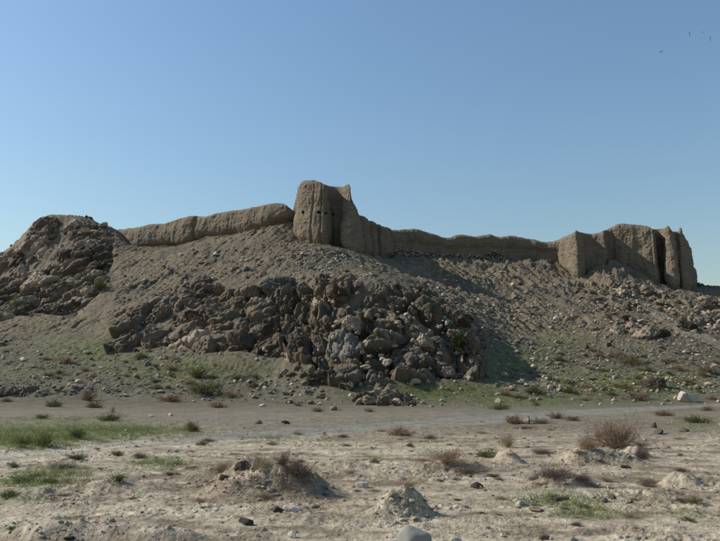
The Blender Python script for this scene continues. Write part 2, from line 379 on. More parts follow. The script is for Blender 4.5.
# footpath on the right flank
fp = [(646,306),(664,316),(680,326),(700,338),(730,352),(800,372)]
fd = np.full(Z.shape, 999.0)
for (x0, y0), (x1, y1) in zip(fp[:-1], fp[1:]):
    t = np.clip(((BX - x0) * (x1 - x0) + (BY - y0) * (y1 - y0)) / ((x1 - x0) ** 2 + (y1 - y0) ** 2), 0, 1)
    fd = np.minimum(fd, np.hypot(BX - x0 - t * (x1 - x0), (BY - y0 - t * (y1 - y0)) * 1.3))
m_fp = (1 - sstep(3.5, 6.5, fd + 1.5 * fbm(GX * .5, GY * .5, 31., 3))) * hill
D *= 1 - 0.6 * m_fp
Z = Z + D
ZH = Z + 1.9 * mcut                         # what stands on an outcrop stands on its rock, not on the earth beneath it

# ---- earth colours (albedo), zone by zone
n1 = fbm(GX * 0.22, GY * 0.35, 41.0, 4); n2 = fbm(GX * 0.75, GY * 1.7, 42.0, 4); n3 = fbm(GX * 0.12, GY * 0.12, 43.0, 3); n4 = fbm(GX * 3.0, GY * 4.0, 44.0, 3)
def C(*v): return np.array(v, float)
def lay(base, c, m): return base + (c - base) * np.clip(m, 0, 1)[..., None]
col = np.ones(Z.shape + (3,)) * C(.205, .172, .125)                          # brown upper hill
col = lay(col, C(.150, .136, .108), sstep(-0.1, 0.35, n3 + 0.4 * n2))
low = sstep(318, 352, BY + 14 * n3)
col = lay(col, C(.150, .141, .104), low * 0.9)                               # grey lower slope
col = lay(col, C(.215, .190, .148), low * sstep(.05, .4, n2) * .6)
plain = sstep(402, 416, BY + 5 * n1)
col = lay(col, C(.245, .222, .180), plain)
silt = sstep(424, 446, BY + 10 * n1)
col = lay(col, C(.395, .335, .248), silt)
col = lay(col, C(.215, .172, .122), silt * sstep(-0.04, 0.26, n2 * .8 + n1 * .5 + .25 * n4))      # damp-brown trampled earth and litter
col = lay(col, C(.49, .43, .335), silt * sstep(0.08, 0.36, -n2 * .8 - n1 * .4))
GREEN = [(60,432,95,9,1.0),(20,440,60,8,.9),(130,428,40,5,.8),(70,420,60,4,.5),(185,431,16,3,.8),(30,482,45,9,.7),(60,472,40,6,.6),(160,462,30,6,.6),(20,495,25,8,.5),(118,476,14,6,.5),
         (95,352,60,12,.7),(170,372,80,12,.6),(240,372,60,8,.4),(40,375,60,10,.35),(440,391,65,9,1.),(520,400,55,7,.6),(560,500,50,10,.55),(590,512,40,8,.45),(620,385,95,16,.7),(520,362,50,18,.55),
         (560,340,60,14,.3),(430,441,18,4,.5),(375,456,14,4,.5),(270,438,26,3,.6),(340,440,40,3,.35),(690,425,40,6,.5),(60,325,40,10,.25),(690,515,30,9,.4),(330,372,60,6,.3),(460,345,30,14,.2)]
gm = np.zeros_like(Z)
for px, py, rx, ry, s in GREEN: gm = np.maximum(gm, s * blob(px, py, rx, ry))
gmask = np.clip(gm * (0.8 + 1.1 * n2 + .6 * n4 + .3), 0, 1) * (1 - m_crag)
col = lay(col, C(.150, .172, .066), gmask * .95)
BROWNS = [(250,482,60,14,.6),(300,485,40,12,.6),(460,462,60,10,.6),(440,490,80,18,.35),(560,478,50,14,.6),(620,440,60,6,.5),(60,470,50,6,.5),(330,507,60,12,.4),(520,425,60,6,.6),(400,437,60,4,.5),(650,500,50,10,.3)]
for px, py, rx, ry, s in BROWNS: col = lay(col, C(.20, .155, .112), s * blob(px, py, rx, ry) * (0.8 + n4))
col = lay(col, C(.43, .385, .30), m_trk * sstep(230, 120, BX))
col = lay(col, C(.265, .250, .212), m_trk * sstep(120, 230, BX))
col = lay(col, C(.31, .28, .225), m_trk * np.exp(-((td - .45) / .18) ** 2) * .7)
col = lay(col, C(.42, .36, .28), mound_m * .55)
col = lay(col, C(.17, .145, .11), m_crag * .8); col = lay(col, C(.22, .185, .14), m_left * .7)
col = lay(col, C(.29, .235, .175), m_left * sstep(0, .3, n2) * .7)
col = lay(col, C(.27, .24, .19), m_fp * .9)
col = lay(col, C(.155, .145, .118), hill * blob(325, 268, 40, 16) * .8)          # grey talus under the tower
col = lay(col, C(.27, .215, .145), hill * blob(312, 250, 20, 5) * .5)

col = col * (0.71 + 0.19 * silt)[..., None] * (C(1.05, .985, .885) + np.maximum(silt, m_trk)[..., None] * C(-.03, 0.01, .06))
NR = len(ROWS)
V = np.stack([GX, GY, Z], -1).reshape(-1, 3); CF = col.reshape(-1, 3)
idx = np.arange(NR * NC).reshape(NR, NC)
quads = np.stack([idx[:-1, :-1], idx[:-1, 1:], idx[1:, 1:], idx[1:, :-1]], -1).reshape(-1, 4)
e1 = np.empty_like(V.reshape(NR, NC, 3)); e2 = np.empty_like(e1); G3 = V.reshape(NR, NC, 3)
e1[:, 1:-1] = G3[:, 2:] - G3[:, :-2]; e1[:, 0] = G3[:, 1] - G3[:, 0]; e1[:, -1] = G3[:, -1] - G3[:, -2]
e2[1:-1] = G3[2:] - G3[:-2]; e2[0] = G3[1] - G3[0]; e2[-1] = G3[-1] - G3[-2]
VN = np.cross(e1, e2).reshape(-1, 3); VN /= np.linalg.norm(VN, axis=1)[:, None]
fm = lambda m: m.reshape(-1)[quads].mean(1) > 0.5
f_trk = fm(m_trk); f_fp = fm(m_fp) & ~f_trk; f_hill = fm(np.where((GY > 58) & (GY < 200), 1.0, 0.0)) & ~f_trk & ~f_fp
def sub_sheet(name, fmask):
    q = quads[fmask]; used, inv = np.unique(q, return_inverse=True)
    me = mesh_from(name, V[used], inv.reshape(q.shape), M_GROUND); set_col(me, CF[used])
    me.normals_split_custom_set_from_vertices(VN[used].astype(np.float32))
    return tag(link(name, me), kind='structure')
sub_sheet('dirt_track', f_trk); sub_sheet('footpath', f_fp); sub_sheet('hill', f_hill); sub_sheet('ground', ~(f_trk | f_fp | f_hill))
me = mesh_from('plain', np.array([(-5000, -3000, -1.2), (5000, -3000, -1.2), (5000, 6000, -1.2), (-5000, 6000, -1.2)]), np.array([[0, 1, 2, 3]]), M_GROUND)
set_col(me, np.ones((4, 3)) * (.3, .26, .2)); tag(link('plain', me), kind='structure')

# ---- looking points up on the finished ground
def ground_z(X, Y):
    X = np.asarray(X, float); Y = np.asarray(Y, float)
    r = np.clip(np.interp(Y, ROWS, np.arange(NR)), 0, NR - 1.001); c = np.clip((X / Y - TMIN) / (TMAX - TMIN) * (NC - 1), 0, NC - 1.001)
    r0, c0 = r.astype(int), c.astype(int); fr, fc = r - r0, c - c0
    return (ZH[r0, c0] * (1 - fr) + ZH[r0 + 1, c0] * fr) * (1 - fc) + (ZH[r0, c0 + 1] * (1 - fr) + ZH[r0 + 1, c0 + 1] * fr) * fc
DS = np.concatenate([np.geomspace(5, 54, 500), np.arange(54, 150, 0.15)])
def hit(px, py):
    """first point of the ground along the direction of photo pixel (px, py); arrays allowed"""
    px, py = np.atleast_1d(px), np.atleast_1d(py); out = np.full((len(px), 3), np.nan)
    for i, (a, b) in enumerate(zip(px, py)):
        P = at(a, b, DS); below = P[:, 2] <= ground_z(P[:, 0], P[:, 1])
        k = np.argmax(below)
        if below[k]: out[i] = P[k]
    return out
def hit1(px, py):
    return hit([px], [py])[0]

# ------------------------------------------------------------------ fort walls
def catmull(P, n=24):
    P = np.array(P, float); Q = np.vstack([2 * P[0] - P[1], P, 2 * P[-1] - P[-2]]); out = []
    for i in range(len(P) - 1):
        p0, p1, p2, p3 = Q[i:i + 4]; t = np.linspace(0, 1, n, endpoint=False)[:, None]
        out.append(0.5 * (2 * p1 + (p2 - p0) * t + (2 * p0 - 5 * p1 + 4 * p2 - p3) * t ** 2 + (3 * p1 - p0 - 3 * p2 + p3) * t ** 3))
    return np.vstack(out + [P[-1:]])
def wall(name, path, back, label, cat, step=0.13, batter=0.06, undercut=0.35, holes=(), seed=0, round_top=0.5, flute=0.22, thick=None, extra=None):
    pts = []
    for px, d, tpy, bpy_ in path:
        t = at(px, tpy, d); b = at(px, bpy_, d); pts.append((t[0], d, t[2], b[2]))
    S = catmull(pts)
    L = np.concatenate([[0], np.cumsum(np.hypot(*np.diff(S[:, :2], axis=0).T))]); n = int(L[-1] / step) + 1
    s = np.linspace(0, L[-1], n); X, Y, T, B = [np.interp(s, L, S[:, k]) for k in range(4)]
    ker = np.ones(13) / 13; sm = lambda a: np.convolve(np.pad(a, 6, mode='edge'), ker, 'valid')
    tx, ty = np.gradient(sm(X)), np.gradient(sm(Y)); l = np.hypot(tx, ty); nx, ny = ty / l, -tx / l          # outward (towards the viewer's side)
    T = T + 0.16 * fbm(s * 0.9, seed * 3.1, 1.0, 4) + 0.05 * fbm(s * 5, seed, 2.0, 2)
    m = int((T - B).max() / step) + 1
    v = np.linspace(0, 1, m)[:, None]
    zz = (B - 0.0)[None] + v * (T - B)[None]
    base_rows = np.linspace(-2.6, -step, 12)[:, None] + B[None]
    zz = np.vstack([base_rows, zz]); h = zz - B[None]; H = (T - B)[None]
    sg = np.repeat(s[None], zz.shape[0], 0)
    out = -batter * np.maximum(h, 0)
    wsg = sg + 0.5 * fbm(sg * .6, zz * .5, seed + 6.0, 3)
    out = out + flute * fbm(wsg * 0.6, zz * 0.10, seed + 0.5, 3) + 0.30 * flute * fbm(wsg * 1.9, zz * 0.22, seed + 3.3, 3, ridged=True)
    out = out + 0.36 * fbm(sg * 0.45, zz * 0.45, seed + 7.0, 3) + 0.15 * fbm(sg * 1.9, zz * 1.9, seed + 9.0, 4, gain=0.62) + 0.035 * fbm(sg * 0.3, zz * 6.0, seed + 4.0, 2)
    e = 0.5 + 0.5 * np.clip(fbm(sg * 0.25, 4.4, seed + 2.0, 2) * 2.5 + .2, -1, 1)
    out = out - undercut * e * np.exp(-((h - 0.15) / 0.75) ** 2) * 1.0
    out = out - round_top * np.clip(1 - (H - h) / 0.7, 0, 1) ** 2                                            # rounded crown
    if extra is not None: out = out + extra(sg, zz, h, H, np.repeat((360 + F * X / (Y * cP + (T - EYE) * sP))[None], zz.shape[0], 0))
    PX = X[None] + nx[None] * out; PY = Y[None] + ny[None] * out
    for hx, hy, r in holes:
        hp = at(hx, hy, 105.5)
        # nearest wall spot along the line of sight
        q = np.hypot((PX / PY - hp[0] / hp[1]) * 105.5, (zz - EYE) / PY * 105.5 - (hp[2] - EYE))
        q = q + 0.05 * noise3(PX * 9, zz * 9, 1.0)
        dep = 1.3 * (1 - sstep(r * 0.75, r * 1.15, q)); PY = PY + dep
    front = np.stack([PX, PY, zz], -1)
    k = np.linspace(0, 1, 8)[1:]
    BYk = np.maximum(back if thick is None else PY[-1] + thick, PY[-1] + 1.2)
    rows = [front]
    dist_back = BYk - PY[-1]
    tops = []
    for kk in k:
        y = PY[-1] + dist_back * kk; x = PX[-1] + (PX[-1] / PY[-1]) * dist_back * kk * 0.6
        tops.append(np.stack([x, y, zz[-1] - 0.10 * np.sqrt(dist_back * kk) - 0.35 * kk * dist_back * 0.3 + 0.15 * fbm(x, y, seed, 3)], -1))
    rows.append(np.stack(tops))
    dn = [np.stack([tops[-1][:, 0], tops[-1][:, 1] + 0.3 * q, np.maximum(tops[-1][:, 2], B) * (1 - q) + (B - 5) * q], -1) for q in (.25, .5, .75, 1)]
    rows.append(np.stack(dn))
    A = np.concatenate(rows, 0); R, N = A.shape[:2]; ix = np.arange(R * N).reshape(R, N)
    q = np.stack([ix[:-1, :-1], ix[:-1, 1:], ix[1:, 1:], ix[1:, :-1]], -1).reshape(-1, 4)
    # end caps
    o = np.array([X.mean(), Y.mean(), B.mean()])
    me = mesh_from(name, A.reshape(-1, 3) - o, q, M_WALL)
    bm = bmesh.new(); bm.from_mesh(me)
    bmesh.ops.holes_fill(bm, edges=[e_ for e_ in bm.edges if e_.is_boundary]); bm.to_mesh(me); bm.free()
    ob = tag(link(name, me, loc=o), label, cat)
    return ob, (s, X, Y, T, B, nx, ny)
def wall_bulge(sg, zz, h, H, px): return .75 * np.sin(np.pi * np.clip(h / np.maximum(H, 1) * .8 + .15, 0, 1)) - .3
def tower_lobes(sg, zz, h, H, px):
    # the tower swells slightly below mid height and the right-hand buttress bulges low down
    gr = sum(-a_ * np.exp(-((px + .8 * noise3(zz * .5, c_, 1.) - c_) / w_) ** 2) for c_, w_, a_ in ((363, 1.3, .8), (372, 1.0, .7), (379, 1.2, .7), (312, .8, .25), (321, .7, .3))) * (1 - .5 * sstep(.7, 1, h / np.maximum(H, 1)))
    gr = gr + .35 * sstep(345, 352, px) * fbm(sg * 1.1, zz * .25, 77., 4, ridged=True) + .25 * sstep(345, 352, px) * fbm(sg * .8, zz * .8, 78., 4, gain=.6)
    return gr + 0.35 * np.exp(-((h / np.maximum(H, 1) - 0.28) / 0.25) ** 2) + .5 * sstep(341, 346, px) * (1 - sstep(354, 368, px)) * (1 - sstep(3.6, 6.8, h + .8 * noise3(sg, zz, 3.0)))
left_wall, LW = wall('mud_wall', WALLS['left'], 0, 'long sunlit crumbling mud wall running downhill from the tower to the rocky knoll', 'wall', thick=3.2, seed=1, undercut=1.25, round_top=0.8, flute=0.26, extra=wall_bulge)
tower, TW = wall('ruined_tower', WALLS['tower'], 117.5, 'tallest ruined mud tower with a row of small square holes', 'tower', step=0.11, batter=0.045, seed=4, undercut=0.6, round_top=0.35, flute=0.26,
                 holes=((303.2,212.2,0.20),(319.3,212.4,0.24),(325.6,213.0,0.19),(332.8,214.2,0.16)), extra=tower_lobes)
def wall_lip(sg, zz, h, H, px):
    return .38 * sstep(.5, .72, h / np.maximum(H, 1) + .12 * fbm(sg * .4, 2.0, 5.0, 3)) - .15
right_wall, RW = wall('mud_wall', WALLS['right'], 0, 'long low shaded mud wall sagging between the tall tower and the cracked bastion', 'wall', thick=3.0, seed=7, undercut=0.2, round_top=0.7, flute=0.42, batter=0.10, extra=wall_lip)
bastion, BW = wall('ruined_bastion', WALLS['bastion'], 124.5, 'massive ruined mud bastion split by deep vertical cracks at the end of the walls', 'bastion', step=0.12, seed=12, undercut=0.45, round_top=0.45, flute=0.40, batter=0.035)

# ------------------------------------------------------------------ rocks
def ico(sub):
    bm = bmesh.new(); bmesh.ops.create_icosphere(bm, subdivisions=sub, radius=1.0)
    v = np.array([x.co[:] for x in bm.verts]); f = np.array([[q.index for q in t.verts] for t in bm.faces]); bm.free(); return v, f
ICO = {k: ico(k) for k in (1, 2, 3, 4, 5)}
def rock_shape(seed, sub=4, planes=11, rough=0.16, lo=0.5, hi=0.95, bk=1.0):
    r = np.random.default_rng(seed); v, f = ICO[sub]
    nrm = r.normal(size=(planes, 3)); nrm /= np.linalg.norm(nrm, axis=1)[:, None]; dd = r.uniform(lo, hi, planes)
    dots = v @ nrm.T
    rad = np.min(np.where(dots > 0.05, dd / np.maximum(dots, 0.05), 9), axis=1); rad = np.minimum(rad, 1.15)
    if sub >= 3:
        p = v * rad[:, None]
        o = r.uniform(0, 100, 3)
        rad = rad + rough * (fbm(p[:, 0] * 1.7 + o[0], p[:, 1] * 1.7 + o[1], p[:, 2] * 1.7 + o[2], 4, gain=0.55, ridged=True) - 0.2)
        bl_ = blocks(p * 1.5 + o, int(seed) % 40, .9, .3, .1)[0]; rad = rad + bk * rough * .75 * bl_ + bk * rough * .35 * blocks(p * 3.6 + o, 9, .9, .4, .12)[0]
        w = noise3(p[:, 0] * 3.1 + o[1], p[:, 1] * 3.1, p[:, 2] * 3.1 + o[0]); rad = rad - 0.12 * rough / 0.16 * np.exp(-(w / 0.07) ** 2)
    else: rad = rad * r.uniform(0.88, 1.12, len(v))
    return v * rad[:, None], f
BIG = [rock_shape(100 + i, 5, planes=9 + i % 7, rough=0.20, lo=0.42) for i in range(14)]
MID = [rock_shape(300 + i, 4, planes=9, rough=0.16) for i in range(12)]
ROUND = [rock_shape(700 + i, 4, planes=9 + i % 5, rough=0.10, lo=.55, bk=.4) for i in range(12)]
OVAL = [rock_shape(800 + i, 4, planes=5, rough=0.03, lo=.75, hi=1.1, bk=0.) for i in range(4)]
ANGULAR = [rock_shape(850 + i, 5, planes=9, rough=0.07, lo=.42, hi=.85, bk=.8) for i in range(6)]
SMALL = [rock_shape(500 + i, 2, planes=8) for i in range(8)]
TINY = [rock_shape(600 + i, 1, planes=7) for i in range(8)]
_cache = {}
def rock_mesh(cls, i, kind):
    k = (cls, i)
    if k not in _cache:
        v, f = {'b': BIG, 'm': MID, 's': SMALL, 'r': ROUND, 'o': OVAL, 'a': ANGULAR}[cls][i]; _cache[k] = mesh_from('rock', v, f, M_ROCK['tan'])
    return _cache[k]
def place_rock(name, px, py, wpx, hr=0.75, dr=0.9, kind='tan', cls=None, parent=None, sink=0.3, tilt=0.0, rng=RNG, P=None, rotz=None):
    if P is None: P = hit1(px, py)
    if np.isnan(P[0]): return None
    w = wpx * P[1] / F / 2
    if cls is None: cls = 'b' if wpx > 11 else ('m' if wpx > 5 else 's')
    n = {'b': 14, 'm': 12, 's': 8, 'r': 12, 'o': 4, 'a': 6}[cls]
    rz = rng.uniform(0, 6.28) if rotz is None else rotz
    rot = Matrix.Rotation(tilt, 3, 'Y') @ Matrix.Diagonal((w, w * dr, w * hr)) @ Matrix.Rotation(rz, 3, 'Z') @ Matrix.Rotation(rng.choice([0, math.pi]) + rng.uniform(-.3, .3), 3, 'X')
    zc = P[2] + w * hr * (1 - 2 * sink) * 0.8
    o = link(name, rock_mesh(cls, int(rng.integers(n)), kind)); o.material_slots[0].link = 'OBJECT'; o.material_slots[0].material = M_ROCK[kind]
    M = Matrix.Translation((P[0], P[1] + w * dr * 0.35, zc)) @ rot.to_4x4()
    if parent is not None: o.parent = parent
    o.matrix_basis = M if parent is None else Matrix.Translation(-parent.location) @ M
    return o
def outcrop(label, px, py):
    P = hit1(px, py); return tag(link('rock_outcrop', None, loc=P), label, 'rock outcrop')
def in_poly(pts, x, y):
    c = False
    for (x0, y0), (x1, y1) in zip(pts, pts[1:] + pts[:1]):
        if (y0 > y) != (y1 > y) and x < (x1 - x0) * (y - y0) / (y1 - y0) + x0: c = not c
    return c
def scatter(poly, n, rmin, rng, size):
    P = np.array(poly); lo, hi = P.min(0), P.max(0); out = []; tries = 0
    while len(out) < n and tries < n * 60:
        tries += 1; x, y = rng.uniform(lo, hi)
        if not in_poly(poly, x, y): continue
        w = size(x, y)
        if any((x - a) ** 2 + ((y - b) * 1.2) ** 2 < (rmin * (w + c) / 2) ** 2 for a, b, c in out): continue
        out.append((x, y, w))
    return out
def crag(parent, t0, t1, nt, y0, y1, ny, poly, feather, big, amp, kinds, probs, seed, limit, lift=0.1, shear=0.6, thin=None, stretch=1.6):
    """the broken bedrock of an outcrop: a relief of tilted blocks pushed out of the hillside, each large block a part"""
    global BX, BY
    th = np.linspace(t0, t1, nt); yy = np.linspace(y0, y1, ny); Yg = np.repeat(yy[:, None], nt, 1); Xg = Yg * th[None]
    Zs = ground_z(Xg, Yg)
    ker = np.ones(9) / 9
    for ax in (0, 1): Zs = np.apply_along_axis(lambda a: np.convolve(np.pad(a, 4, mode='edge'), ker, 'valid'), ax, Zs)
    keep = BX, BY; BX, BY = project(Xg, Yg, Zs); m = np.maximum.reduce([poly_mask(q_, feather) for q_ in (poly if isinstance(poly[0], list) else [poly])]); px_ = BX.copy(); py_ = BY.copy(); BX, BY = keep
    G = np.stack([Xg, Yg, Zs], -1)
    a = np.gradient(G, axis=1); b = np.gradient(G, axis=0); N = np.cross(a, b); N /= np.linalg.norm(N, axis=2)[..., None]
    N = N * .75 + np.array((-.12, -.75, .1)); N /= np.linalg.norm(N, axis=2)[..., None]
    P = G.reshape(-1, 3); P = P + .5 * np.stack([fbm(P[:, 0] * .5, P[:, 1] * .5, P[:, 2] * .5 + k * 9, 3) for k in range(3)], 1)
    lf = sstep(330, 270, px_).ravel()                                   # bedding leans like a slash on the left part
    u = P[:, 0] * (1 - .35 * lf) - P[:, 2] * shear * lf; w = P[:, 2] + .45 * lf * P[:, 0]
    Q = np.stack([u * (1 + .35 * lf), P[:, 1] * .8, w / (1 + (stretch - 1) * lf)], 1) / big
    b0, _, _ = blocks(Q / 2.6 + 1, seed + 5, .9, .35, .12)
    b1, cid, h1 = blocks(Q, seed, .85, .75, .12)
    b2, _, _ = blocks(Q * 2.5 + 3, seed + 1, 1.0, .55, .12)
    b3, _, _ = blocks(Q * 6.0 + 5, seed + 2, 1.0, .5, .14)
    d = lift + amp * (.95 * b0 + 1.25 * b1 + .40 * b2 + .15 * b3) + .14 * fbm(P[:, 0] * 1.6, P[:, 1] * 1.6, P[:, 2] * 1.6, 4, gain=.6)
    mm = m.ravel() + .22 * fbm(P[:, 0] * .35, P[:, 1] * .35, seed + 3., 3)
    if thin is not None: mm = mm - thin * sstep(-.15, .25, fbm(P[:, 0] * .16, P[:, 1] * .16, seed + 8., 3))
    mm = sstep(.05, .55, mm); d = d * mm + (mm - 1) * 2.2
    V_ = (G.reshape(-1, 3) + N.reshape(-1, 3) * d[:, None]) - np.array(parent.location)
    ix = np.arange(nt * ny).reshape(ny, nt); q = np.stack([ix[:-1, :-1], ix[:-1, 1:], ix[1:, 1:], ix[1:, :-1]], -1).reshape(-1, 4)
    q = q[(mm[q] > .01).any(1)]
    G2 = V_.reshape(ny, nt, 3); VN_ = np.cross(np.gradient(G2, axis=1), np.gradient(G2, axis=0)).reshape(-1, 3); VN_ /= np.linalg.norm(VN_, axis=1)[:, None] + 1e-9
    fc = cid[q[:, 0]]; ids, cnt = np.unique(fc, return_counts=True)
    show = {i: int(((mm[q[:, 0]] > .5) & (fc == i)).sum()) for i in ids}
    order = sorted(ids, key=lambda i: -show[i])[:limit]
    rr = np.random.default_rng(seed); rest = np.ones(len(q), bool)
    def piece(name, fm_, mat):
        qq = q[fm_]; used, inv = np.unique(qq, return_inverse=True)
        me = mesh_from(name, V_[used], inv.reshape(qq.shape), mat); me.normals_split_custom_set_from_vertices(VN_[used].astype(np.float32)); return link(name, me, parent)
    def largest(fi):
        qq = q[fi]; used, inv = np.unique(qq, return_inverse=True); inv = inv.reshape(qq.shape); lab = np.arange(len(used))
        while True:
            mn = lab[inv].min(1); new = lab.copy()
            for c_ in range(4): np.minimum.at(new, inv[:, c_], mn)
            if (new == lab).all(): break
            lab = new
        fl = lab[inv[:, 0]]; ids_, n_ = np.unique(fl, return_counts=True); return fi[fl == ids_[n_.argmax()]]
    for i in order:
        if show[i] < 40: break
        f_ = np.zeros(len(q), bool); f_[largest(np.nonzero(fc == i)[0])] = True; rest &= ~f_; piece('boulder', f_, M_ROCK[rr.choice(kinds, p=probs)])
    if rest.any(): piece('bedrock', rest, M_ROCK[kinds[0]])['kind'] = 'stuff'
r1 = np.random.default_rng(21)
oc = outcrop('big jagged brown crag of piled boulders directly below the tallest tower', 340, 384)
crag(oc, -.38, .205, 560, 57.0, 98.0, 340, CRAG_POLY, 7, 3.4, 1.1, ['tan', 'pink', 'dark', 'grey'], [.70, .11, .18, .01], 31, 190, lift=.35)
# landmark blocks of the crag: (px, base py, width px, height ratio, tilt, kind)
for px, py, w, hr, tl, kd in ((284,289,40,.58,.05,'grey'),(205,352,32,.85,-.15,'tan'),(238,350,28,.95,.1,'tan'),(238,308,26,.9,.25,'dark'),(205,284,24,.7,0,'grey'),(230,300,10,.9,0,'grey'),
        (334,292,14,1.3,0,'dark'),(352,326,28,.8,.1,'pink'),(425,345,20,1.2,-.2,'pink'),(448,374,20,.8,0,'pink'),(468,350,24,1.2,.2,'dark'),(318,384,38,.62,-.05,'dark'),(345,388,28,.9,.1,'tan'),(188,318,16,1.,0,'pink')):
    place_rock('boulder', px, py, w, hr, .85, kd, parent=oc, tilt=tl, rng=r1, sink=.28)
def crag_size(x, y): return float(np.clip(r1.lognormal(1.9, .35), 4, 14))
for x, y, w in scatter(CRAG_POLY, 26, .6, r1, crag_size):
    leftish = x < 300
    kd = r1.choice(['tan', 'pink', 'dark', 'grey'], p=[.5, .26, .16, .08] if leftish else [.58, .12, .24, .06])
    tl = r1.uniform(-.9, -.3) if leftish else r1.uniform(-.5, .4)
    place_rock('boulder', x, y + w * .25, w, r1.uniform(.55, .8) if leftish else r1.uniform(.7, 1.15), r1.uniform(.6, 1.), kd, parent=oc, tilt=tl, rng=r1, sink=.3)
oc = outcrop('pale tumbled rock knoll with bushes beyond the downhill end of the sunlit wall', 60, 300)
r2 = np.random.default_rng(22)
crag(oc, -.66, -.31, 340, 92.0, 136.0, 300, LEFT_POLY, 7, 3.0, .95, ['tan', 'pink', 'dark', 'grey'], [.44, .42, .13, .01], 41, 120, thin=.15, lift=.2)
for px, py, w, hr, tl, kd in ((85,233,20,.5,.1,'pink'),(78,252,24,.4,-.6,'pink'),(96,268,20,.7,0,'dark'),(70,286,26,.5,-.3,'pink'),(45,286,24,.45,-.6,'pink'),(20,288,20,.7,-.5,'pink')):
    place_rock('boulder', px, py, w, hr, .85, kd, parent=oc, tilt=tl, rng=r2, sink=.32)
for x, y, w in scatter(LEFT_POLY, 45, .6, r2, lambda x, y: float(np.clip(r2.lognormal(1.7, .35), 4, 12))):
    place_rock('boulder', x, y + w * .25, w, r2.uniform(.45, .8), r2.uniform(.6, 1.), r2.choice(['tan', 'pink', 'dark', 'grey'], p=[.42, .36, .14, .08]), parent=oc, tilt=r2.uniform(-.8, .1), rng=r2, sink=.33)
oc = outcrop('low crumbling earth bank along the foot of the grassy left-hand slope', 40, 396)
oc['label'] = 'low crumbling bank of earth and stones beside the dark brown round shrub'
crag(oc, -.62, -.325, 420, 58.5, 68.0, 110, [[(-60,386),(0,385),(60,384),(104,381),(112,390),(70,397),(0,398),(-60,399)]], 4, 1.0, .34, ['tan', 'pink', 'dark'], [.7, .2, .1], 61, 90, lift=.05, thin=.3)
oc = outcrop('small low brown crag standing apart on the grass in front of the big crag', 385, 402)
r3 = np.random.default_rng(23)
for x, y, w in [(365,402,24),(377,398,26),(393,402,28),(406,403,18),(371,405,18),(384,406,22),(398,406,16),(359,405,12),(381,394,16),(412,406,10),(388,396,18)] :
    place_rock('boulder', x, y, w, r3.uniform(.7, 1.0), .8, r3.choice(['tan', 'tan', 'pink']), parent=oc, tilt=r3.uniform(-.3, .3), rng=r3)
oc = outcrop('low ledge of broken brown rock at the left foot of the big crag', 295, 375)
for x, y, w in [(284,374,10),(292,376,12),(303,378,14),(311,372,12),(298,370,10),(280,378,8),(306,384,10),(316,378,12),(290,380,8)]:
    place_rock('boulder', x, y, w, r3.uniform(.6, .9), .8, r3.choice(['tan', 'tan', 'pink']), parent=oc, tilt=r3.uniform(-.5, .3), rng=r3)
oc = outcrop('scattered pinkish rock outcrop below the cracked bastion beside the footpath', 650, 335)
r4 = np.random.default_rng(24)
crag(oc, .29, .58, 280, 84.0, 113.0, 200, RIGHT_PARTS, 6, 2.0, .60, ['tan', 'pink', 'dark', 'grey'], [.34, .58, .07, .01], 51, 110, thin=.75, lift=-.05)

for px, py, w, hr, tl, kd in ((648,338,26,.8,0,'pink'),(636,336,16,.7,-.3,'pink'),(645,292,16,.6,-.3,'pink'),(663,304,13,.7,0,'pink'),(684,325,18,.8,.1,'dark'),(694,330,14,.7,.1,'dark'),(708,308,20,.8,0,'tan'),(718,316,18,.7,0,'pink'),
        (664,336,14,.9,.2,'dark'),(626,318,12,.6,0,'tan'),(620,332,12,.7,0,'pink'),(700,322,10,.8,0,'grey')):
    place_rock('boulder', px, py, w, hr, .85, kd, parent=oc, tilt=tl, rng=r4, sink=.3)
for x, y, w in scatter(RIGHT_POLY, 60, .6, r4, lambda x, y: float(np.clip(r4.lognormal(1.75, .4), 4, 13))):
    if abs((y - 316) - .72 * (x - 664)) < 7 and x > 640: continue
    place_rock('boulder', x, y + w * .25, w, r4.uniform(.5, .85), r4.uniform(.6, 1.), r4.choice(['tan', 'pink', 'dark', 'grey'], p=[.28, .6, .1, .02]), parent=oc, tilt=r4.uniform(-.5, .5), rng=r4, sink=.33)

# single stones one can point at
def stone(px, py, w, hr, kind, label, tilt=0., dr=.85, sink=.22, name='stone', cat='stone', group=None, rng=RNG, cls='r'):
    o = place_rock(name, px, py, w, hr, dr, kind, cls=cls, rng=rng, tilt=tilt, sink=sink)
    if o: tag(o, label, cat, group)
    return o
stone(688, 402, 21, .68, 'pale', 'large white boulder lying on the slope foot above the dirt track', .25, cls='a', name='boulder', cat='boulder')
stone(656, 389, 30, .5, 'rust', 'long dark rusty-brown boulder on the grassy slope foot', -.2, cls='b', sink=.15, name='boulder', cat='boulder')
stone(415, 546, 31, .75, 'light', 'smooth rounded grey stone in front of the lumpy earth mound', .1, dr=.8, cls='o')
stone(527, 424, 11, .95, 'pink', 'pinkish upright stone at the edge of the dirt track between dry shrubs', .1)
stone(364, 488, 17, .5, 'pale', 'whitish stone lying behind the lumpy earth mound', .2)
stone(477, 488, 12, .62, 'rust', 'small rust-brown clod on bare earth right of the lumpy earth mound', .1)
stone(519, 506, 13, .35, 'pale', 'flat white stone next to the green weeds', .1)
stone(536, 511, 15, .35, 'pink', 'flat tan stone next to the green weeds', .0)
stone(560, 501, 18, .4, 'grey', 'flat grey stone half hidden in the green weeds', .1)
stone(244, 524, 16, .5, 'rust', 'dark brown wedge-shaped stone below the shrubby mound', -.25)
stone(277, 512, 12, .6, 'dark', 'small dark stone at the foot of the shrubby mound', 0)
stone(292, 511, 17, .4, 'pale', 'flat whitish stone at the foot of the shrubby mound', 0)
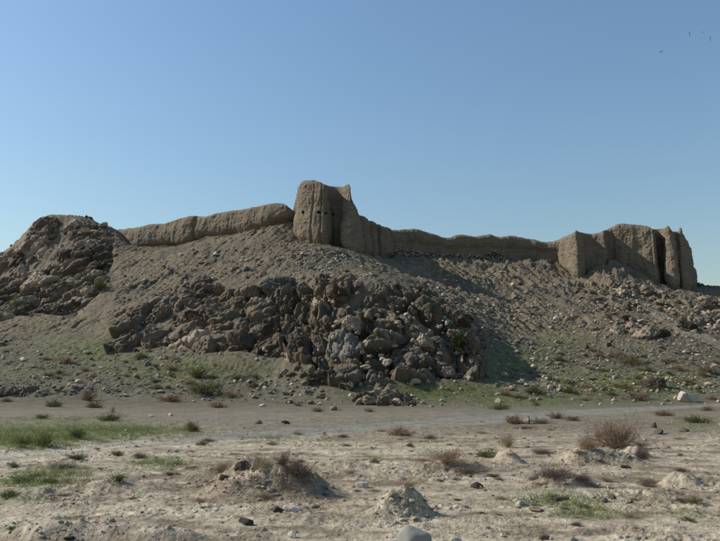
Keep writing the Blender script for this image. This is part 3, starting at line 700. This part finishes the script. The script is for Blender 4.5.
stone(316, 508, 9, .5, 'tan', 'small tan stone at the foot of the shrubby mound', 0)
stone(240, 470, 20, .55, 'tan', 'tan rock on top of the shrubby mound', -.2)
stone(224, 480, 14, .6, 'tan', 'rounded tan rock on the shoulder of the shrubby mound', -.1)
stone(292, 538, 11, .6, 'pale', 'small whitish stone below the shrubby mound', .2)
stone(612, 499, 8, .9, 'grey', 'grey stone beside the green weeds, in a pair', 0)
stone(606, 503, 9, .7, 'grey', 'darker grey stone beside the green weeds, in a pair', 0)
stone(630, 503, 9, .7, 'pink', 'pinkish stone just beyond the pair of grey stones', 0)
stone(545, 539, 10, .8, 'pink', 'small pinkish stone on bare earth in front of the green weeds', .2)
stone(623, 468, 6, .6, 'rust', 'small reddish stone in front of the mound with the big dry shrub', 0)
stone(628, 468, 6, .7, 'rust', 'small reddish stone in front of the mound with the big dry shrub', 0, group='pair of reddish stones')
stone(457, 541, 11, .4, 'pale', 'small pale stone beside the smooth rounded grey stone', 0)
stone(67, 540, 11, .5, 'dark', 'dark flat stone on the low earth bank', 0)
stone(142, 514, 4, .9, 'dark', 'small dark stone on pale bare earth', 0)
stone(659, 434, 12, .4, 'tan', 'flat tan stone beyond the big dry shrub', 0); stone(686, 432, 11, .4, 'dark', 'flat dark stone beyond the big dry shrub', 0)
stone(655, 428, 6, 1.3, 'tan', 'small upright tan stone beyond the big dry shrub', 0)
stone(488, 378, 9, .8, 'tan', 'rounded boulder at the shaded corner of the big crag', 0, name='boulder', cat='boulder', sink=.3)
stone(479, 379, 10, .8, 'tan', 'second rounded boulder at the shaded corner of the big crag', 0, name='boulder', cat='boulder', sink=.3)
stone(698, 356, 7, .4, 'pale', 'white stone on the bare slope below the footpath', 0); stone(498, 395, 6, .5, 'pale', 'white stone on the green slope foot beside the crag', 0)
stone(136, 378, 5, .9, 'pink', 'pale orange stone on the edge of the left bank', 0); stone(151, 417, 6, .8, 'pale', 'white stone at the right end of the green meadow', 0)
stone(170, 416, 5, .8, 'pale', 'white stone on the grey track past the green meadow', 0); stone(259, 424, 8, .6, 'dark', 'dark stone on the grey track', 0)
stone(285, 424, 8, .7, 'rust', 'reddish dark stone on the grey track', 0); stone(263, 407, 8, .6, 'pale', 'pale stone on the low slope above the track', 0)
for u in bpy.data.objects:
    if u.get('label', '').startswith('small reddish stone in front'): u['group'] = 'pair of reddish stones'
# countable loose stones on the slopes
r5 = np.random.default_rng(25)
ZONES = [([(430,330),(520,315),(640,345),(650,372),(560,392),(500,382),(495,350)], 110, 'loose pale stone in the scree between the big crag and the bastion', 'scree stones between crag and bastion'),
         ([(440,262),(560,268),(600,300),(590,330),(500,318),(440,300)], 60, 'loose rock on the eroded slope under the low shaded wall', 'rocks under the shaded wall'),
         ([(150,372),(320,380),(330,400),(160,404)], 45, 'small loose stone on the grey slope foot left of the small crag', 'stones on the slope foot'),
         ([(130,262),(280,246),(290,262),(200,280),(130,300)], 40, 'small loose rock on the bare slope below the sunlit wall', 'rocks below the sunlit wall'),
         ([(560,350),(715,350),(715,400),(540,400)], 40, 'small loose stone among the shrubs of the lower right-hand slope', 'stones on the shrubby slope')]
ZONES[4] = (ZONES[4][0], ZONES[4][1], 'small loose stone among the low shrubs below the footpath', ZONES[4][3])
for poly, n, lab, grp in ZONES:
    for x, y, w in scatter(poly, n, .9, r5, lambda x, y: float(np.clip(r5.lognormal(1.15, .4), 2.0, 8))):
        o = place_rock('loose_stone', x, y, w, r5.uniform(.5, .9), r5.uniform(.7, 1.), r5.choice(['tan', 'pink', 'grey', 'pale'], p=[.35, .4, .15, .1]), rng=r5, sink=.25, cls='m' if w > 3.5 else 's', tilt=r5.uniform(-.4, .4))
        if o: tag(o, lab, 'stone', grp)

# ---- uncountable small stuff: scree, clods
def mass(name, pts, sizes, cols, label, cat, shapes, sink=.25, seed=3, parent=None, flat=.65):
    r = np.random.default_rng(seed); vs, fs, cs = [], [], []; off = 0
    for k in range(len(pts)):
        v, f = shapes[int(r.integers(len(shapes)))]
        a = r.uniform(0, 6.28); ca, sa = math.cos(a), math.sin(a); s = sizes[k] * np.array([r.uniform(.8, 1.25), r.uniform(.8, 1.25), r.uniform(flat * .7, flat * 1.3)])
        w = v * s; w = np.stack([w[:, 0] * ca - w[:, 1] * sa, w[:, 0] * sa + w[:, 1] * ca, w[:, 2]], 1)
        vs.append(w + pts[k] + (0, 0, sizes[k] * flat * (1 - 2 * sink))); fs.append(f + off); off += len(v); cs.append(np.repeat(cols[k][None], len(v), 0))
    me = mesh_from(name, np.vstack(vs), np.vstack(fs), M_STONES, smooth=False); set_col(me, np.vstack(cs))
    o = link(name, me, parent); 
    if label: tag(o, label, cat)
    o['kind'] = 'stuff'; return o
M_STONES = node_mat('stones', attr='col', spread=0.2, scales=(3.0, 25.0), bump=0.4, bump_dist=0.03)
STONE_COLS = np.array([(.24, .195, .145), (.36, .29, .215), (.19, .175, .15), (.46, .41, .34), (.15, .128, .1)])
def rand_cols(r, n, p): return STONE_COLS[r.choice(5, n, p=p)] * r.uniform(.8, 1.2, (n, 1))
def pix_fill(r, poly, n):
    P = np.array(poly); lo, hi = P.min(0), P.max(0); out = []
    while len(out) < n:
        q = r.uniform(lo, hi, (n, 2)); out += [t for t in q if in_poly(poly, *t)]
    q = np.array(out[:n]); H = hit(q[:, 0], q[:, 1]); return H[~np.isnan(H[:, 0])]
r6 = np.random.default_rng(26)
P = np.vstack([pix_fill(r6, [(425,322),(520,300),(600,318),(720,340),(720,392),(520,396),(490,385),(500,352)], 1500), pix_fill(r6, [(380,262),(560,266),(720,296),(720,330),(590,330),(440,312)], 1700),
               pix_fill(r6, [(-20,330),(110,350),(320,385),(320,405),(-20,392)], 800), pix_fill(r6, [(120,262),(290,240),(380,262),(380,282),(300,280),(200,276),(110,330)], 1100), pix_fill(r6, [(290,246),(345,252),(350,272),(290,272)], 300),
               pix_fill(r6, [(320,384),(540,386),(720,394),(720,404),(320,412)], 180)])
mass('scree', P, np.clip(r6.lognormal(-2.2, .5, len(P)), .05, .42), rand_cols(r6, len(P), [.34, .28, .18, .08, .12]), 'fine stony scree strewn over the slopes of the fort hill', 'scree', SMALL[:4] + TINY, seed=4)
P = pix_fill(r6, [(110,352),(140,305),(200,276),(338,277),(455,312),(490,345),(486,384),(330,390),(300,366),(205,356)], 240)
ob = mass('rubble', P + (0, -.1, 0), np.clip(r6.lognormal(-1.7, .4, len(P)), .1, .45), rand_cols(r6, len(P), [.45, .2, .15, .02, .18]), 'small broken rubble between the boulders of the crag', 'rubble', SMALL, seed=5, flat=.8)
# foot courses of stone showing under the shaded wall
s_, X_, Y_, T_, B_, nx_, ny_ = RW
NF = 900; k = r6.integers(20, len(s_) - 30, NF); hh = r6.uniform(-1.2, 1.3, NF) + 1.6 * fbm(s_[k] * .22, 3.3, 1.0, 3) - .1
P = np.stack([X_[k] + nx_[k] * r6.uniform(.1, .45, NF), Y_[k] + ny_[k] * (r6.uniform(.1, .45, NF) - .1 * hh), B_[k] + hh], 1) - np.array(right_wall.location)
mass('stone_footing', P, np.clip(r6.lognormal(-1.55, .3, NF), .1, .36), rand_cols(r6, NF, [.5, .16, .2, .0, .14]), None, None, SMALL, seed=6, parent=right_wall, flat=.6)
# clods and gravel of the foreground
Pf = []
for n, ylo, yhi in ((1000, 418, 450), (1500, 450, 500), (1000, 500, 545)):
    q = np.stack([r6.uniform(-60, 780, n), r6.uniform(ylo, yhi, n)], 1); keep = fbm(q[:, 0] * .02, q[:, 1] * .06, 50., 3) > r6.uniform(-.45, .35, n); Pf.append(hit(q[keep, 0], q[keep, 1]))
for mx, my, rx, ry, n in ((405,505,32,18,170),(265,485,70,22,420),(600,456,52,12,260),(570,478,50,14,200),(90,530,90,14,160)):
    q = r6.normal(size=(n, 2)) * (rx * .55, ry * .55) + (mx, my); Pf.append(hit(q[:, 0], q[:, 1]))
P = np.vstack(Pf); P = P[~np.isnan(P[:, 0])]
c = np.array([(.33, .28, .21), (.27, .225, .165), (.22, .18, .135), (.44, .39, .32), (.15, .12, .095)])[r6.choice(5, len(P), p=[.44, .28, .14, .08, .06])]
px_m, py_m = project(P[:, 0], P[:, 1], P[:, 2])
heap = np.maximum(np.exp(-((px_m - 405) / 34) ** 2 - ((py_m - 505) / 20) ** 2), .55 * np.exp(-((px_m - 268) / 70) ** 2 - ((py_m - 484) / 18) ** 2))
c = np.where((heap > .25)[:, None], np.array((.30, .25, .185)) * r6.uniform(.75, 1.15, (len(P), 1)), c)
mass('clods', P, np.clip(r6.lognormal(-4.25, .5, len(P)), .006, .05) * np.clip(P[:, 1] / 12, .9, 1.7) * (1 + 0.6 * heap), c, 'small clods and gravel littering the bare foreground earth', 'clods', SMALL[:3] + TINY, seed=7)

# ------------------------------------------------------------------ plants
def ribbons(base, tip, width, sag, rng, seg=3):
    """thin two-sided blades from base to tip (n,3) -> verts, quads"""
    n = len(base); d = tip - base; l = np.linalg.norm(d, axis=1)[:, None]
    side = np.cross(d, rng.normal(size=(n, 3))); side /= np.linalg.norm(side, axis=1)[:, None] + 1e-9
    vs = []
    for k in range(seg + 1):
        t = k / seg; c = base + d * t + np.array([0, 0, 1]) * sag[:, None] * l * (t - t * t) * 4 * .5
        w = width[:, None] * (1 - .8 * t) / 2; vs += [c - side * w, c + side * w]
    v = np.stack(vs, 1); m = v.shape[1]
    f = np.array([[2 * k, 2 * k + 1, 2 * k + 3, 2 * k + 2] for k in range(seg)])
    return v.reshape(-1, 3), (np.arange(n)[:, None, None] * m + f[None]).reshape(-1, 4)
def shrub_meshes(kind, seed, height=.7, fill=900, mats=None):
    """unit shrub, half width 1 at the widest: woody stems and a dome of fine twigs or leaves"""
    r = np.random.default_rng(seed)
    ns = 46; az = r.uniform(0, 6.28, ns); el = np.radians(r.uniform(12, 85, ns)); ln = r.uniform(.65, 1.02, ns) * (0.9 + .25 * np.sin(az * 2 + seed))
    tip = np.stack([np.cos(az) * np.cos(el), np.sin(az) * np.cos(el), np.sin(el) * height], 1) * ln[:, None]; base = tip * .04 * (1, 1, 0)
    sv, sf = ribbons(base, tip, np.full(ns, .022), r.uniform(.05, .3, ns), r, 4)
    k = r.integers(0, ns, fill); t = r.uniform(.3, 1.0, fill)[:, None]
    lobes = r.normal(size=(7, 3)) * (.5, .5, .2)
    st = base[k] + (tip[k] - base[k]) * t + r.normal(size=(fill, 3)) * .09; st[:, 2] = np.abs(st[:, 2]) + .0
    out = st / (np.linalg.norm(st, axis=1)[:, None] + 1e-6)
    dr = out * .8 + r.normal(size=(fill, 3)) * .55 + np.array([0, 0, .35]); dr /= np.linalg.norm(dr, axis=1)[:, None]
    if kind == 'dry': L = r.uniform(.10, .30, fill); W = np.full(fill, .011); seg = 2
    elif kind == 'leafy': L = r.uniform(.08, .17, fill); W = r.uniform(.05, .09, fill); seg = 2
    else: L = r.uniform(.09, .22, fill); W = r.uniform(.022, .036, fill); seg = 2
    fv, ff = ribbons(st, st + dr * L[:, None], W, r.uniform(-.1, .1, fill), r, seg)
    return sv, sf, fv, ff
def leafmat(name, base, spread=.3, tr=.25): return node_mat(name, base=base, spread=spread, scales=(2.5, 14.0), bump=0, rand=.2, translucent=tr, rough=.8)
PL = {'stem': leafmat('stem', (.16, .115, .08), tr=0), 'dry': leafmat('dry_twigs', (.27, .19, .12)), 'rust': leafmat('rust_twigs', (.225, .152, .098)), 'olive': leafmat('olive_leaves', (.135, .125, .052)),
      'green': leafmat('green_leaves', (.120, .140, .048)), 'meadow': leafmat('meadow_blades', (.185, .205, .082), tr=.4), 'dark': leafmat('dark_leaves', (.045, .062, .022)), 'straw': leafmat('straw', (.36, .29, .19)), 'grey': leafmat('grey_twigs', (.135, .10, .078)), 'bright': leafmat('bright_leaves', (.125, .18, .04))}
KIND = {'dry': 'dry', 'rust': 'mid', 'olive': 'mid', 'green': 'mid', 'dark': 'leafy', 'straw': 'dry', 'grey': 'dry', 'bright': 'mid'}
SH = {}
def shrub_data(colr, i):
    if (colr, i) not in SH:
        fill = {'dry': 1500, 'mid': 900, 'leafy': 1100}[KIND[colr]]
        sv, sf, fv, ff = shrub_meshes(KIND[colr], 900 + i * 7 + len(colr), .62 + .12 * (i % 3), fill)
        SH[colr, i] = (mesh_from('stems', sv, sf, PL['stem' if colr not in ('straw', 'dry', 'grey') else colr]), mesh_from('foliage', fv, ff, PL[colr], smooth=False))
    return SH[colr, i]
r7 = np.random.default_rng(27)
def shrub(px, py, w, colr, label, group=None, hr=1.0, name='shrub', cat='shrub', P=None):
    if P is None: P = hit1(px, py)
    if np.isnan(P[0]): return
    s = w * P[1] / F / 2; sd, fd_ = shrub_data(colr, int(r7.integers(3)))
    e = tag(link(name, None, loc=(P[0], P[1] + s * .35, float(ground_z(P[0], P[1] + s * .35)) - .03 * s), rot=(0, 0, r7.uniform(0, 6.28)), scale=(s, s, s * hr)), label, cat, group)
    link('stems', sd, e); link('foliage', fd_, e); return e
# foreground shrubs
shrub(622, 450, 86, 'dry', 'big feathery dry tan shrub growing on a pale earth mound', hr=1.05)
shrub(590, 452, 40, 'dry', 'smaller feathery dry shrub at the left end of the same mound as the big one', hr=.7)
shrub(644, 460, 34, 'grey', 'dark shaded clump on the steep end of the mound with the big dry shrub', hr=.9)
shrub(262, 468, 34, 'straw', 'upright straw-coloured shrub on the crest of the shrubby mound', hr=1.3)
shrub(296, 484, 58, 'grey', 'twiggy grey-brown shrub on the right flank of the shrubby mound', hr=.8)
shrub(283, 470, 24, 'grey', 'small upright grey twigs on the crest of the shrubby mound', hr=1.5)
shrub(218, 474, 34, 'dry', 'pale tan dry shrub at the left shoulder of the shrubby mound', hr=.8)
shrub(508, 448, 30, 'dry', 'rounded dry tan shrub behind the small white earth cone', hr=1.1)
shrub(488, 458, 40, 'olive', 'low olive shrub spreading before the small white earth cone', hr=.55)
shrub(447, 470, 60, 'dry', 'wide twiggy brown shrub on flat earth left of the white earth cone', hr=.6)
shrub(470, 476, 46, 'grey', 'greyish twiggy shrub overlapping the wide brown one', hr=.5)
shrub(556, 482, 56, 'grey', 'dark grey-brown tangled shrub above the green weeds', hr=.5)
shrub(585, 486, 36, 'grey', 'small grey-brown tangled shrub beside the green weeds', hr=.5)
shrub(540, 478, 34, 'grey', 'low tangled shrub between the white earth cone and the green weeds', hr=.5)
shrub(650, 487, 30, 'grey', 'low grey shrub on the pale flat to the right of the green weeds', hr=.6)
shrub(698, 505, 34, 'olive', 'low olive weeds on the pale flat beside the eroded lump', hr=.45)
shrub(690, 522, 26, 'green', 'sprawling green weeds on the pale flat in front of the olive weeds', hr=.35)
shrub(118, 483, 25, 'green', 'round green tuft alone on pale earth', hr=.9)
shrub(116, 456, 27, 'green', 'green tuft at the edge of the pale track', hr=.55); shrub(75, 461, 40, 'olive', 'low olive tuft row along the pale track', hr=.4)
shrub(138, 459, 24, 'grey', 'dry greyish tuft at the edge of the pale track', hr=.7)
shrub(60, 470, 50, 'grey', 'dark twiggy shrub patch before the pale track', hr=.4); shrub(12, 469, 14, 'green', 'small dark green weed before the pale track', hr=1.2)
shrub(48, 483, 26, 'green', 'green weed clump beside the dark twiggy patch', hr=.6); shrub(18, 484, 44, 'green', 'wide green weed clump beside the dark twiggy patch', hr=.4)
shrub(6, 500, 34, 'green', 'leafy green weed on the low earth bank', hr=.6); shrub(62, 497, 40, 'olive', 'olive weeds on the low earth bank', hr=.3)
shrub(10, 531, 16, 'bright', 'tiny bright green weed in the nearest low earth bank', hr=.7); shrub(168, 476, 26, 'olive', 'low olive weeds beyond the round green tuft', hr=.4); shrub(175, 466, 22, 'green', 'low green weeds beyond the round green tuft', hr=.4)
shrub(556, 500, 22, 'bright', 'bright green weeds among flat stones', hr=.45); shrub(538, 506, 18, 'bright', 'bright green weeds by the flat white stone', hr=.4); shrub(585, 508, 26, 'green', 'green weeds next to the pair of grey stones', hr=.35)
shrub(410, 447, 12, 'olive', 'small olive tuft on the pale flat', hr=.9); shrub(375, 463, 18, 'olive', 'small olive-green tuft on a pale earth step', hr=.6); shrub(578, 527, 20, 'grey', 'small dry weed on bare earth in front of the green weeds', hr=.6)
for px, py, w in scatter([(180,436),(560,428),(700,436),(715,520),(480,520),(330,500),(190,505)], 64, .9, r7, lambda x, y: float(np.clip(r7.lognormal(3.05, .4), 10, 42))):
    shrub(px, py, w, r7.choice(['grey', 'dry', 'dry']), 'low patch of dead twigs on the pale open flat before the track', 'dead twig patches on the flat', hr=r7.uniform(.25, .5))
for px, py, w in scatter([(0,448),(180,440),(330,446),(715,440),(715,530),(480,535),(330,500),(60,520),(0,520)], 34, 1.2, r7, lambda x, y: float(np.clip(r7.lognormal(2.6, .4), 7, 26))):
    shrub(px, py, w, r7.choice(['green', 'olive', 'olive']), 'low sprawling green weed on the pale open flat before the track', 'green weeds on the flat', hr=r7.uniform(.2, .4))
# along the track and on the slopes, alike ones share a label
for lab, grp, colr, lst in (
  ('low rusty-brown shrub scattered on the lower slope', 'rusty shrubs on the slope', 'rust', [(45,361,14),(58,374,12),(125,363,10),(85,372,12),(92,378,14),(170,372,18),(170,402,26),(216,408,24),(236,380,14),(255,379,14),(298,406,11),(318,412,14),(535,394,20),(543,424,22),(600,357,14),(586,401,10),(621,357,14),(670,362,16),(680,371,18),(590,390,16),(640,401,20),(667,416,26),(709,375,22),(716,364,12),(714,400,14),(709,411,16),(558,419,20),(5,402,14),(230,398,20),(505,396,12),(515,424,26),(390,405,14),(400,436,30),(370,412,12)]),
  ('low olive-green shrub scattered on the lower slope', 'olive shrubs on the slope', 'olive', [(202,396,42),(195,380,28),(535,395,24),(520,399,14),(570,394,22),(570,384,16),(634,366,30),(650,372,16),(625,389,22),(659,392,20),(574,421,18),(700,423,30),(537,406,12),(156,390,14),(92,408,20),(48,376,14),(560,362,14),(605,372,16),(690,385,18),(500,410,20),(640,380,14),(190,432,26)]),
  ('small green bush growing along the foot of the hill', 'green bushes at the hill foot', 'green', [(52,407,21),(108,421,25),(140,360,18),(505,409,14),(612,396,14),(40,419,17),(20,445,30),(40,447,34),(75,440,26)])):
    for px, py, w in lst: shrub(px, py, w * 1.3, colr, lab, grp, hr=r7.uniform(.55, .85))
for poly, n in (([(545,352),(718,352),(718,400),(500,404)], 60), ([(0,352),(120,345),(330,392),(330,406),(0,384)], 26)):
    for px, py, w in scatter(poly, n, .9, r7, lambda x, y: float(np.clip(r7.lognormal(2.4, .4), 6, 24))):
        c_ = r7.choice(['rust', 'olive', 'dry'], p=[.42, .38, .2])
        shrub(px, py, w, c_, {'rust': 'low rusty-brown shrub scattered on the lower slope', 'olive': 'low olive-green shrub scattered on the lower slope', 'dry': 'low dry tan shrub scattered on the lower slope'}[c_],
              {'rust': 'rusty shrubs on the slope', 'olive': 'olive shrubs on the slope', 'dry': 'tan shrubs on the slope'}[c_], hr=r7.uniform(.5, .9))
shrub(86, 401, 24, 'rust', 'dark brown round shrub at the foot of the eroded left bank', hr=1.0)
shrub(112, 413, 11, 'straw', 'tall pale yellowish plant at the end of the meadow', hr=1.5)
# bushes in the rocks
def rock_bush(px, py, w, colr, hr, label, Y=None):
    P = hit1(px, py) if Y is None else at(px, py, Y)
    if np.isnan(P[0]): return
    s = w * P[1] / F / 2; sd, fd_ = shrub_data(colr, 1)
    e = tag(link('bush', None, loc=(P[0], P[1] - .5, P[2] - .1), rot=(0, 0, 1.3), scale=(s, s, s * hr)), label, 'bush'); link('stems', sd, e); link('foliage', fd_, e)
rock_bush(458, 348, 26, 'dark', 1.7, 'dark green bush growing out of the shaded end of the big crag')
rock_bush(376, 336, 9, 'bright', 2.0, 'little light green plant in a cleft of the big crag')
rock_bush(101, 290, 22, 'olive', 1.6, 'tall olive bush in the rocks near the downhill end of the sunlit wall')
rock_bush(100, 268, 12, 'dark', 1.2, 'small dark green bush high in the pale rock knoll')
rock_bush(17, 307, 24, 'olive', 1.2, 'broad olive bush at the foot of the pale rock knoll')
rock_bush(-3, 252, 10, 'dark', 2.2, 'dark bush on the skyline of the pale rock knoll')
rock_bush(178, 274, 8, 'bright', 1.0, 'tiny bright green plant on the slope below the sunlit wall')
rock_bush(680, 320, 20, 'olive', 1.0, 'olive green bush below the cracked bastion')
rock_bush(113, 327, 10, 'olive', 1.2, 'little olive bush at the left end of the big crag')

# grass: a mass nobody could count
def grass(name, pts, hgt, colr, label, blades=9, seed=1):
    r = np.random.default_rng(seed); n = len(pts); b = np.repeat(pts, blades, 0); hh = np.repeat(hgt, blades) * r.uniform(.5, 1.1, n * blades)
    b = b + r.normal(size=b.shape) * (.06, .06, 0) * np.clip(hh[:, None] / .15, .5, 2)
    b[:, 2] = ground_z(b[:, 0], b[:, 1]) - .01
    tip = b + np.stack([r.normal(size=len(b)) * .45, r.normal(size=len(b)) * .45, r.uniform(.6, 1., len(b))], 1) * hh[:, None]
    v, f = ribbons(b, tip, np.maximum(hh * .085, .007), np.zeros(len(b)), r, 2)
    return tag(link(name, mesh_from(name, v, f, PL[colr], smooth=False)), label, 'grass', kind='stuff')
def gblob(r, lst, k=1.0):
    out = []
    for px, py, rx, ry, n in lst:
        q = r.normal(size=(int(n * k), 2)) * (rx * .6, ry * .6) + (px, py); h_ = hit(q[:, 0], q[:, 1]); out.append(h_[~np.isnan(h_[:, 0])])
    return np.vstack(out)
r8 = np.random.default_rng(28)
P = gblob(r8, [(60,433,110,9,1500),(20,441,70,8,800),(130,430,45,4,380),(60,419,80,3,260),(185,432,16,3,60),(30,482,45,8,150),(60,473,40,5,80),(160,464,30,5,90),(270,438,26,2,60),(430,441,18,3,20)])
grass('meadow_grass', P, r8.uniform(.05, .16, len(P)), 'meadow', 'patchy green grass of the little meadow beside the track', 9, 2)
P = gblob(r8, [(440,392,60,7,800),(520,402,50,5,320),(620,388,90,12,700),(95,352,60,9,220),(170,372,70,9,260),(240,372,60,7,160),(40,375,60,9,160),(520,362,50,14,160),(560,500,50,9,120),(590,512,40,7,60),(690,425,40,5,80)])
grass('slope_grass', P, r8.uniform(.10, .26, len(P)) * np.clip(P[:, 1] / 60, .5, 1.2), 'meadow', 'thin short grass on the lower slopes of the hill', 8, 3)
P = gblob(r8, [(250,482,60,12,160),(300,485,40,10,120),(460,466,60,8,160),(560,480,50,10,160),(620,444,60,5,100),(330,507,60,10,80),(520,427,60,4,120),(400,437,60,3,100),(650,500,60,12,80),(350,470,200,14,500),(620,470,100,20,320),(450,520,120,16,200),(150,490,140,16,260)])
grass('dry_litter', P, r8.uniform(.03, .085, len(P)), 'dry', 'dry straw and dead stalks on the bare foreground earth', 7, 4)

# ------------------------------------------------------------------ the tree whose twig tips hang into the sky, and a bird
def tree(x, y, label):
    r = np.random.default_rng(77); e = tag(link('tree', None, loc=(x, y, float(ground_z(x, y)) - .1)), label, 'tree')
    vs, fs = [], []; off = 0
    def limb(p0, p1, r0, r1_, n=6):
        nonlocal off
        p0, p1 = np.array(p0, float), np.array(p1, float); d = (p1 - p0) / np.linalg.norm(p1 - p0); a = np.cross(d, (.3, .5, .8)); a /= np.linalg.norm(a); b = np.cross(d, a)
        for k in range(n + 1):
            t = k / n; c = p0 + (p1 - p0) * t + np.array([math.sin(t * 5 + p0[0]) * .06, math.cos(t * 4) * .05 - .05, 0]) * (t > 0); rr = r0 + (r1_ - r0) * t
            for q in range(8): vs.append(c + (a * math.cos(q * math.pi / 4) + b * math.sin(q * math.pi / 4)) * rr)
        for k in range(n):
            for q in range(8): fs.append([off + k * 8 + q, off + k * 8 + (q + 1) % 8, off + k * 8 + 8 + (q + 1) % 8, off + k * 8 + 8 + q])
        off += (n + 1) * 8
    limb((0, 0, 0), (.15, .1, 7.2), .24, .13)
    ends = []
    for k in range(11):
        a = k * 2.4 + .4; l = r.uniform(1.3, 2.1); z0 = r.uniform(6.1, 7.1); p = np.array([.1 + math.cos(a) * l, .1 + math.sin(a) * l, z0 + r.uniform(1.2, 2.8)])
        limb((.1, .08, z0), p, .07, .02); ends += [np.array([.1, .08, z0]) * (1 - t) + p * t for t in (.5, .7, .85, 1.)]
    link('trunk', mesh_from('trunk', np.array(vs), np.array(fs), PL['stem']), e)
    ends = np.array(ends); n = 5200; k = r.integers(0, len(ends), n); st = ends[k] + r.normal(size=(n, 3)) * (.38, .38, .36)
    dr = r.normal(size=(n, 3)) * .5 + (0, 0, -.7); dr /= np.linalg.norm(dr, axis=1)[:, None]
    v, f = ribbons(st, st + dr * r.uniform(.08, .15, n)[:, None], r.uniform(.018, .03, n), np.zeros(n), r, 2)
    link('crown', mesh_from('crown', v, f, PL['olive'], smooth=False), e)
    return e
tree(8.42, 10.5, 'overhanging tree whose leafy twig tips show against the sky')
def bird(px, py, Y):
    p = at(px, py, Y); e = tag(link('bird', None, loc=p, rot=(0, -.25, .4)), 'tiny dark bird flying alone in the open sky', 'bird')
    v, f = ICO[3]; b = v * (.30, .085, .08); b[:, 2] += .03 * np.sin(b[:, 0] * 6); hd = v * .075 + (.31, 0, .05)
    link('body', mesh_from('body', np.vstack([b, hd]), np.vstack([f, f + len(v)]), PL['grey']), e)
    for sgn in (-1, 1):
        w = np.array([(.12, 0, .04), (.16, .35 * sgn, .12), (.05, .72 * sgn, .08), (-.04, .38 * sgn, .10), (-.12, 0, .03)]); w2 = w - (0, 0, .015)
        fc = np.array([[0, 1, 3], [1, 2, 3], [0, 3, 4], [5, 8, 6], [6, 8, 7], [5, 9, 8]]); link('wing', mesh_from('wing', np.vstack([w, w2]), fc, PL['grey'], smooth=False), e)
    t = np.array([(-.24, .04, 0), (-.24, -.04, 0), (-.48, -.1, 0), (-.48, .1, 0), (-.24, .04, -.015), (-.24, -.04, -.015), (-.48, -.1, -.015), (-.48, .1, -.015)]); link('tail', mesh_from('tail', t, np.array([[0, 1, 2, 3], [7, 6, 5, 4], [3, 2, 6, 7]]), PL['grey'], smooth=False), e)
bird(661, 52, 150)
